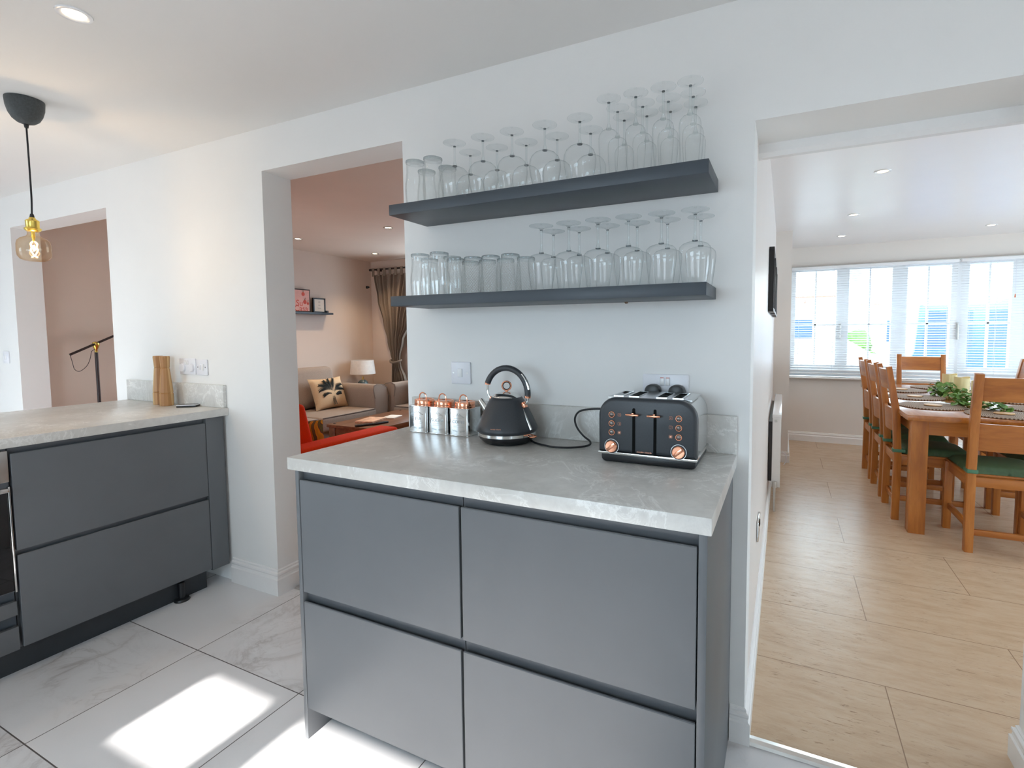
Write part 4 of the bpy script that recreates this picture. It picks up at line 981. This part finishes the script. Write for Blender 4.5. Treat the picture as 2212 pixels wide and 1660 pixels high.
def sofa(label, loc, rz, length, mat, name='sofa', cush=2, dep=.90):
    # faces +y locally, back along y=0; x from 0 to length
    t = thing(name, label, 'sofa', loc, rz); aw = .22; ah = .735
    MB().box(aw-.02, length-aw+.02, .06, dep-.02, .10, .33, .02).done('base', mat, t)
    MB().box(aw-.04, length-aw+.04, .0, .16, .12, .78, .04, seg=3).done('back_frame', mat, t)
    for s in (0, 1):
        m = MB(); pr = arm_profile(aw-.02, ah)
        poly = [((aw-o if s == 0 else length-aw+o), z) for o, z in pr]
        m.prism(poly, .02, dep, 'y', bev=.015, seg=3); ao = m.done('arm', mat, t, ang=60)
        MB().tube([(x, dep+.004, z) for x, z in poly[1:]], .004, 6).done('arm_piping', 'piping', ao)
    cw = (length-2*aw)/cush
    for k in range(cush):
        x0 = aw+k*cw
        so = MB().box(x0+.004, x0+cw-.004, .15, dep+.035, .32, .475, .035, seg=4).done('seat_cushion', mat, t, ang=60)
        MB().tube([(x0+.03, dep+.030, .468), (x0+cw-.03, dep+.030, .468)], .005, 6).done('piping', 'piping', so)
        m = MB().box(x0+.0, x0+cw-.0, -.10, .11, 0, .46, .07, M4(0, .26, .47, 0, -.20*-1), 4).done('back_cushion', mat, t, ang=60)
    return t
sofa('grey fabric sofa with palm cushion below the living room picture shelf', (-4.93, 2.80, 0), -PI/2, 1.95, 'sofa_grey', 'sofa')
sofa('grey fabric sofa by the curtained window, only its arm showing', (-2.53, 3.42, 0), PI, 1.66, 'sofa_grey', 'sofa', 2, .60)
c = thing('scatter_cushion', 'beige scatter cushion printed with dark palm leaves on grey sofa', 'cushion', (-4.42, 2.35, .475), 0)
R_ = Matrix.Rotation(PI/2, 4, 'Z') @ Matrix.Rotation(-.35, 4, 'X')
m = pillow_fn(.44, .36, .14); m.bm.transform(R_); m.done('cover', 'cushion_beige', c, ang=80)
pm = MB()
def frond(bx_, bz, dx, dz, n=11):
    for k in range(n):
        u = k/(n-1); x = bx_+dx*u; z = bz+dz*u - .05*u*u*abs(dx)/.1
        for s in (-1, 1):
            L_ = .050*(1-u*.55); a = math.atan2(dz-.05*u, dx)+s*.9
            ex, ez = x+L_*math.cos(a), z+L_*math.sin(a)
            pm.tube([(x, -.066, z), (ex, -.060, ez)], [.0060, .0050, .0010], 5)
    pm.tube([(bx_, -.064, bz), (bx_+dx*.5, -.068, bz+dz*.5), (bx_+dx, -.06, bz+dz-.05*abs(dx)/.1)], .003, 5)
for bx_, bz, dx, dz in ((-.01, .20, -.14, .13), (-.01, .20, -.15, .07), (-.01, .20, -.07, .14), (.01, .20, .04, .14), (.02, .18, .12, .13), (.02, .18, .13, .08), (-.02, .16, -.10, .03), (.04, .14, .07, .05), (0, .2, -.02, .13)): frond(bx_, bz, dx, dz)
for k in range(4): pm.tube([(-.02+.014*k, -.060, .03), (-.004+.004*k, -.068, .19)], .0025, 5)
pm.bm.transform(R_); pm.done('palm_print', 'cushion_palm', c)
# orange sofa
t = thing('armchair', 'bright orange sofa seen over the worktop edge', 'sofa', (-2.53, .17, 0))
MB().box(-.09, .09, .02, 1.02, .12, .622, .028, seg=4).done('arm', 'orange', t, ang=60)
MB().box(-1.3, -.06, .0, .34, .12, .60, .04, seg=3).done('back_frame', 'orange', t)
MB().box(-.69, -.075, -.07, .09, 0, .42, .035, M4(0, .38, .44, 0, .22), 4).done('back_cushion', 'orange', t, ang=60)
MB().box(-1.27, -.70, -.07, .09, 0, .42, .05, M4(0, .38, .44, 0, .22), 4).done('back_cushion', 'orange', t, ang=60)
MB().box(-1.28, -.085, .2, 1.0, .15, .44, .04, seg=3).done('seat_cushion', 'orange', t)
for lx, ly in ((-.03, .08), (-.03, .95), (-1.24, .08), (-1.24, .95)): MB().lathe([(0, 0), (.014, 0), (.022, .12), (0, .12)], 12, M4(lx, ly, 0)).done('leg', 'oak_z', t)
m = pillow_fn(.32, .30, .10); m.bm.transform(Matrix.Rotation(.3, 4, 'Z') @ Matrix.Rotation(.22, 4, 'X'))
tag(m.done('scatter_cushion', 'pattern_pillow', ang=80, loc=(-2.80, .70, .445)), 'yellow and purple patterned scatter cushion on the orange sofa', 'cushion')
# coffee table
t = thing('coffee_table', 'dark wooden coffee table between the grey and orange sofas', 'table', (-3.80, 1.72, 0))
MB().box(0, .61, 0, 1.0, .422, .45, .004).done('tabletop', 'pine_dark', t)
MB().box(.03, .58, .03, .97, .30, .42).done('apron', 'pine_dark', t, False)
for lx, ly in ((.015, .015), (.525, .015), (.015, .915), (.525, .915)): MB().box(lx, lx+.07, ly, ly+.07, 0, .42, .004).done('leg', 'pine_dark', t)
for lx, ly in ((.05, .05), (.05, .95), (.56, .95), (.56, .05)): MB().lathe([(0, 0), (.012, 0), (.010, .006), (0, .007)], 12, M4(lx, ly, .45)).done('stud', 'lamp_black', t)
tag(MB().box(-.09, .09, -.13, .13, 0, .016, .001).done('book', 'magazine', loc=(-3.55, 2.03, .4505), rz=.25), 'orange covered book lying on the coffee table', 'book')
tag(MB().box(-.065, .065, -.09, .09, 0, .010, .001).done('notepad', 'paper', loc=(-3.50, 2.27, .4505), rz=.25), 'pale open notepad beside the orange book', 'notepad')
for i, (x, y, lab) in enumerate(((-3.40, 1.80, 'black remote control, nearer the orange sofa arm'), (-3.34, 1.93, 'black remote control, farther along the coffee table'))):
    o = thing('remote_control', lab, 'remote', (x, y, .4505), 1.1+.3*i, 'remote controls on the coffee table'); MB().box(-.085, .085, -.022, .022, 0, .018, .006).done('case', 'remote', o)
    bb = MB()
    for k in range(5): bb.box(-.06+k*.025, -.05+k*.025, -.010, .010, .018, .020)
    bb.done('buttons', 'grille', o, False)
# side table and lamp
t = thing('side_table', 'small wooden side table in the corner under the table lamp', 'table', (-4.72, 3.16, 0))
MB().box(-.2, .2, -.2, .2, .53, .555, .004).done('tabletop', 'pine_dark', t)
for lx in (-.18, .15):
    for ly in (-.18, .15): MB().box(lx, lx+.03, ly, ly+.03, 0, .53).done('leg', 'pine_dark', t, False)
t = thing('table_lamp', 'table lamp with white shade and blue-grey ceramic base', 'lamp', (-4.77, 3.14, .5555))
MB().lathe([(0, 0), (.055, 0), (.070, .03), (.072, .08), (.060, .13), (.035, .155), (.02, .16), (0, .16)], 28).done('base', 'lamp_ceramic', t)
MB().lathe([(.008, .155), (.008, .20), (0, .2)], 10).done('neck', 'brass', t)
MB().lathe([(.155, .235), (.135, .41), (.133, .41), (.153, .235)], 40, None, False).done('lamp_shade', 'shade', t)
# curtain
def curtain():
    zs = [(.30, -4.55, -4.33, .03), (.70, -4.55, -4.33, .032), (.90, -4.55, -4.41, .018), (.945, -4.55, -4.425, .012), (1.0, -4.57, -4.42, .016), (1.2, -4.62, -4.36, .026), (1.43, -4.68, -4.24, .03), (1.75, -4.77, -4.10, .032), (2.07, -4.83, -3.98, .03)]
    def f(u, v):
        z = .30+v*(2.07-.30)
        for a, b_ in zip(zs, zs[1:]):
            if z <= b_[0]+1e-6: break
        k = (z-a[0])/(b_[0]-a[0]); k = k*k*(3-2*k); x0 = a[1]+(b_[1]-a[1])*k; x1 = a[2]+(b_[2]-a[2])*k; am = a[3]+(b_[3]-a[3])*k
        return (x0+(x1-x0)*u, am*math.sin(u*2*PI*9+.3*math.sin(z*3))+.25*am*math.sin(u*2*PI*23), z)
    return MB().grid(f, 220, 40)
t = thing('curtain', 'brown tab-top curtain tied back beside the living room window', 'curtain', (0, 3.44, 0))
curtain().done('drape', 'curtain', t, ang=80)
for k in range(9):
    x = -4.82+k*.095; MB().tube([(x, -.026, 2.06), (x, -.022, 2.14), (x, -.008, 2.165), (x, .012, 2.165), (x, .026, 2.14), (x, .02, 2.06)], .0, 4) if False else MB().box(x-.02, x+.02, -.024, -.018, 2.05, 2.155).done('tab', 'curtain', t, False)
MB().tube([(-4.565, -.01, .955), (-4.55, -.035, .93), (-4.48, -.045, .925), (-4.415, -.035, .94), (-4.405, .0, .955), (-4.48, .04, .95), (-4.55, .03, .95)], .014, 8, None, 4, True).done('tieback', 'curtain', t, ang=70)
t = thing('curtain_pole', 'dark curtain pole above the tab-top curtain', 'pole', (0, 3.44, 2.14)); MB().tube([(-4.87, 0, 0), (-2.1, 0, 0)], .012, 12).done('pole', 'lamp_black', t); MB().lathe([(0, -.03), (.016, -.03), (.018, 0), (0, 0)], 12, M4(-4.87, 0, 0, 0, 0, PI/2)).done('finial', 'lamp_black', t)
MB().box(-4.80, -4.78, 0.01, .098, -.015, .015).done('bracket', 'lamp_black', t)
t = MB().lathe([(0, 0), (.020, 0), (.020, .004), (.006, .006), (.006, .025), (.014, .03), (.010, .04), (0, .042)], 14, M4(-4.979, 3.46, 1.92, 0, 0, PI/2)).done('wall_hook', 'frame_black'); tag(t, 'small black hook on the wall near the room corner', 'hook')
# picture shelf
tag(MB().box(-4.979, -4.86, 1.9, 2.79, 1.530, 1.553, .001).done('picture_shelf', 'shelf_grey'), 'narrow dark picture shelf on the living room wall', 'shelf')
t = thing('framed_print', 'pink framed print reading Su Casa with oranges', 'picture', (-4.93, 2.10, 1.5535))
FE = Matrix(((0, 0, 1, 0), (1, 0, 0, 0), (0, 1, 0, 0), (0, 0, 0, 1)))  # text plane facing +x, reading along +y
MB().box(-.010, .006, .0, .42, .0, .262, .001).done('frame', 'frame_black', t); MB().box(.006, .0075, .012, .408, .012, .250).done('print', 'print_pink', t, False)
text('lettering', 'Su', .095, 'print_red', t, Matrix.Translation((.0082, .275, .098)) @ FE); text('lettering', 'Casa', .092, 'print_red', t, Matrix.Translation((.0082, .295, .038)) @ FE)
fr = MB(); lv = MB()
for y, z, r in ((.335, .205, .022), (.355, .115, .024), (.395, .10, .016), (.20, .19, .022), (.09, .13, .022), (.11, .21, .020)):
    fr.lathe([(0, 0), (r, 0), (r*.8, .001), (0, .0012)], 18, Matrix.Translation((.0076, y-.008, z)) @ Matrix.Rotation(PI/2, 4, 'Y'))
    for a in (1.2, 2.0): lv.tube([(.0085, y-.008, z+r*.9), (.0085, y-.008+.03*math.cos(a), z+r*.9+.03*math.sin(a))], [.0015, .006, .001], 5)
fr.done('painted_fruit', 'print_red', t); lv.done('painted_leaves', 'print_leaf', t)
t = thing('framed_print', 'small black framed pale text print beside the pink print', 'picture', (-4.93, 2.565, 1.5535))
b = MB(); b.box(-.02, .006, .0, .17, 0, .014, .001); b.box(-.02, .006, .0, .17, .158, .172, .001); b.box(-.02, .006, .0, .014, .01, .165); b.box(-.02, .006, .156, .17, .01, .165); b.done('frame', 'frame_black', t)
MB().box(-.006, .0, .012, .158, .012, .160).done('print', 'print_cream', t, False)
for i, wd in enumerate(('All', 'we', 'have')): text('lettering', wd, .026, 'print_text', t, Matrix.Translation((.0006, .085, .125-.036*i)) @ FE)
tag(MB().box(-4.95, -4.91, 2.735, 2.765, 1.5535, 1.58, .002).done('ornament', 'frame_black'), 'tiny dark ornament at the end of the picture shelf', 'ornament')
# floor lamp behind peninsula
t = thing('floor_lamp', 'black floor lamp with swing arm and brass joint in living room', 'lamp', (-4.85, .455, 0))
MB().lathe([(0, 0), (.13, 0), (.13, .012), (.02, .02), (0, .02)], 32).done('base', 'lamp_black', t)
MB().lathe([(.011, .015), (.011, 1.165), (0, 1.165)], 14).done('pole', 'lamp_black', t)
j = MB().lathe([(0, 1.16), (.010, 1.16), (.009, 1.185), (.016, 1.200), (.024, 1.222), (.022, 1.240), (.012, 1.248), (0, 1.25)], 20); j.done('joint', 'brass', t)
dv = Vector((0, .122, .062)).normalized()
MB().tube([(0.012, -.168, 1.152), (.012, .26, 1.365)], .009, 10).done('swing_arm', 'lamp_black', t)
MB().tube([(.012, -.166, 1.150), (.012, -.155, 1.09), (.012, -.145, 1.04), (.012, -.115, 1.022), (.012, -.07, 1.06), (.012, -.045, 1.12), (.012, -.035, 1.17), (.012, -.012, 1.190)], .002, 6, None, 6).done('flex', 'lamp_black', t)
MB().lathe([(.02, .0), (.07, -.10), (.068, -.10), (.018, 0)], 24, M4(.012, .27, 1.365), False).done('lamp_shade', 'lamp_black', t)
tag(MB().lathe([(0, -.006), (.004, -.0055), (.006, -.002), (.006, 0), (0, 0)], 12, M4(-.379, -.03, 1.395)).done('shelf_bung', 'brown_spot'), 'tiny brown cork bung under the lower shelf', 'bung')
bpy.context.view_layer.update()
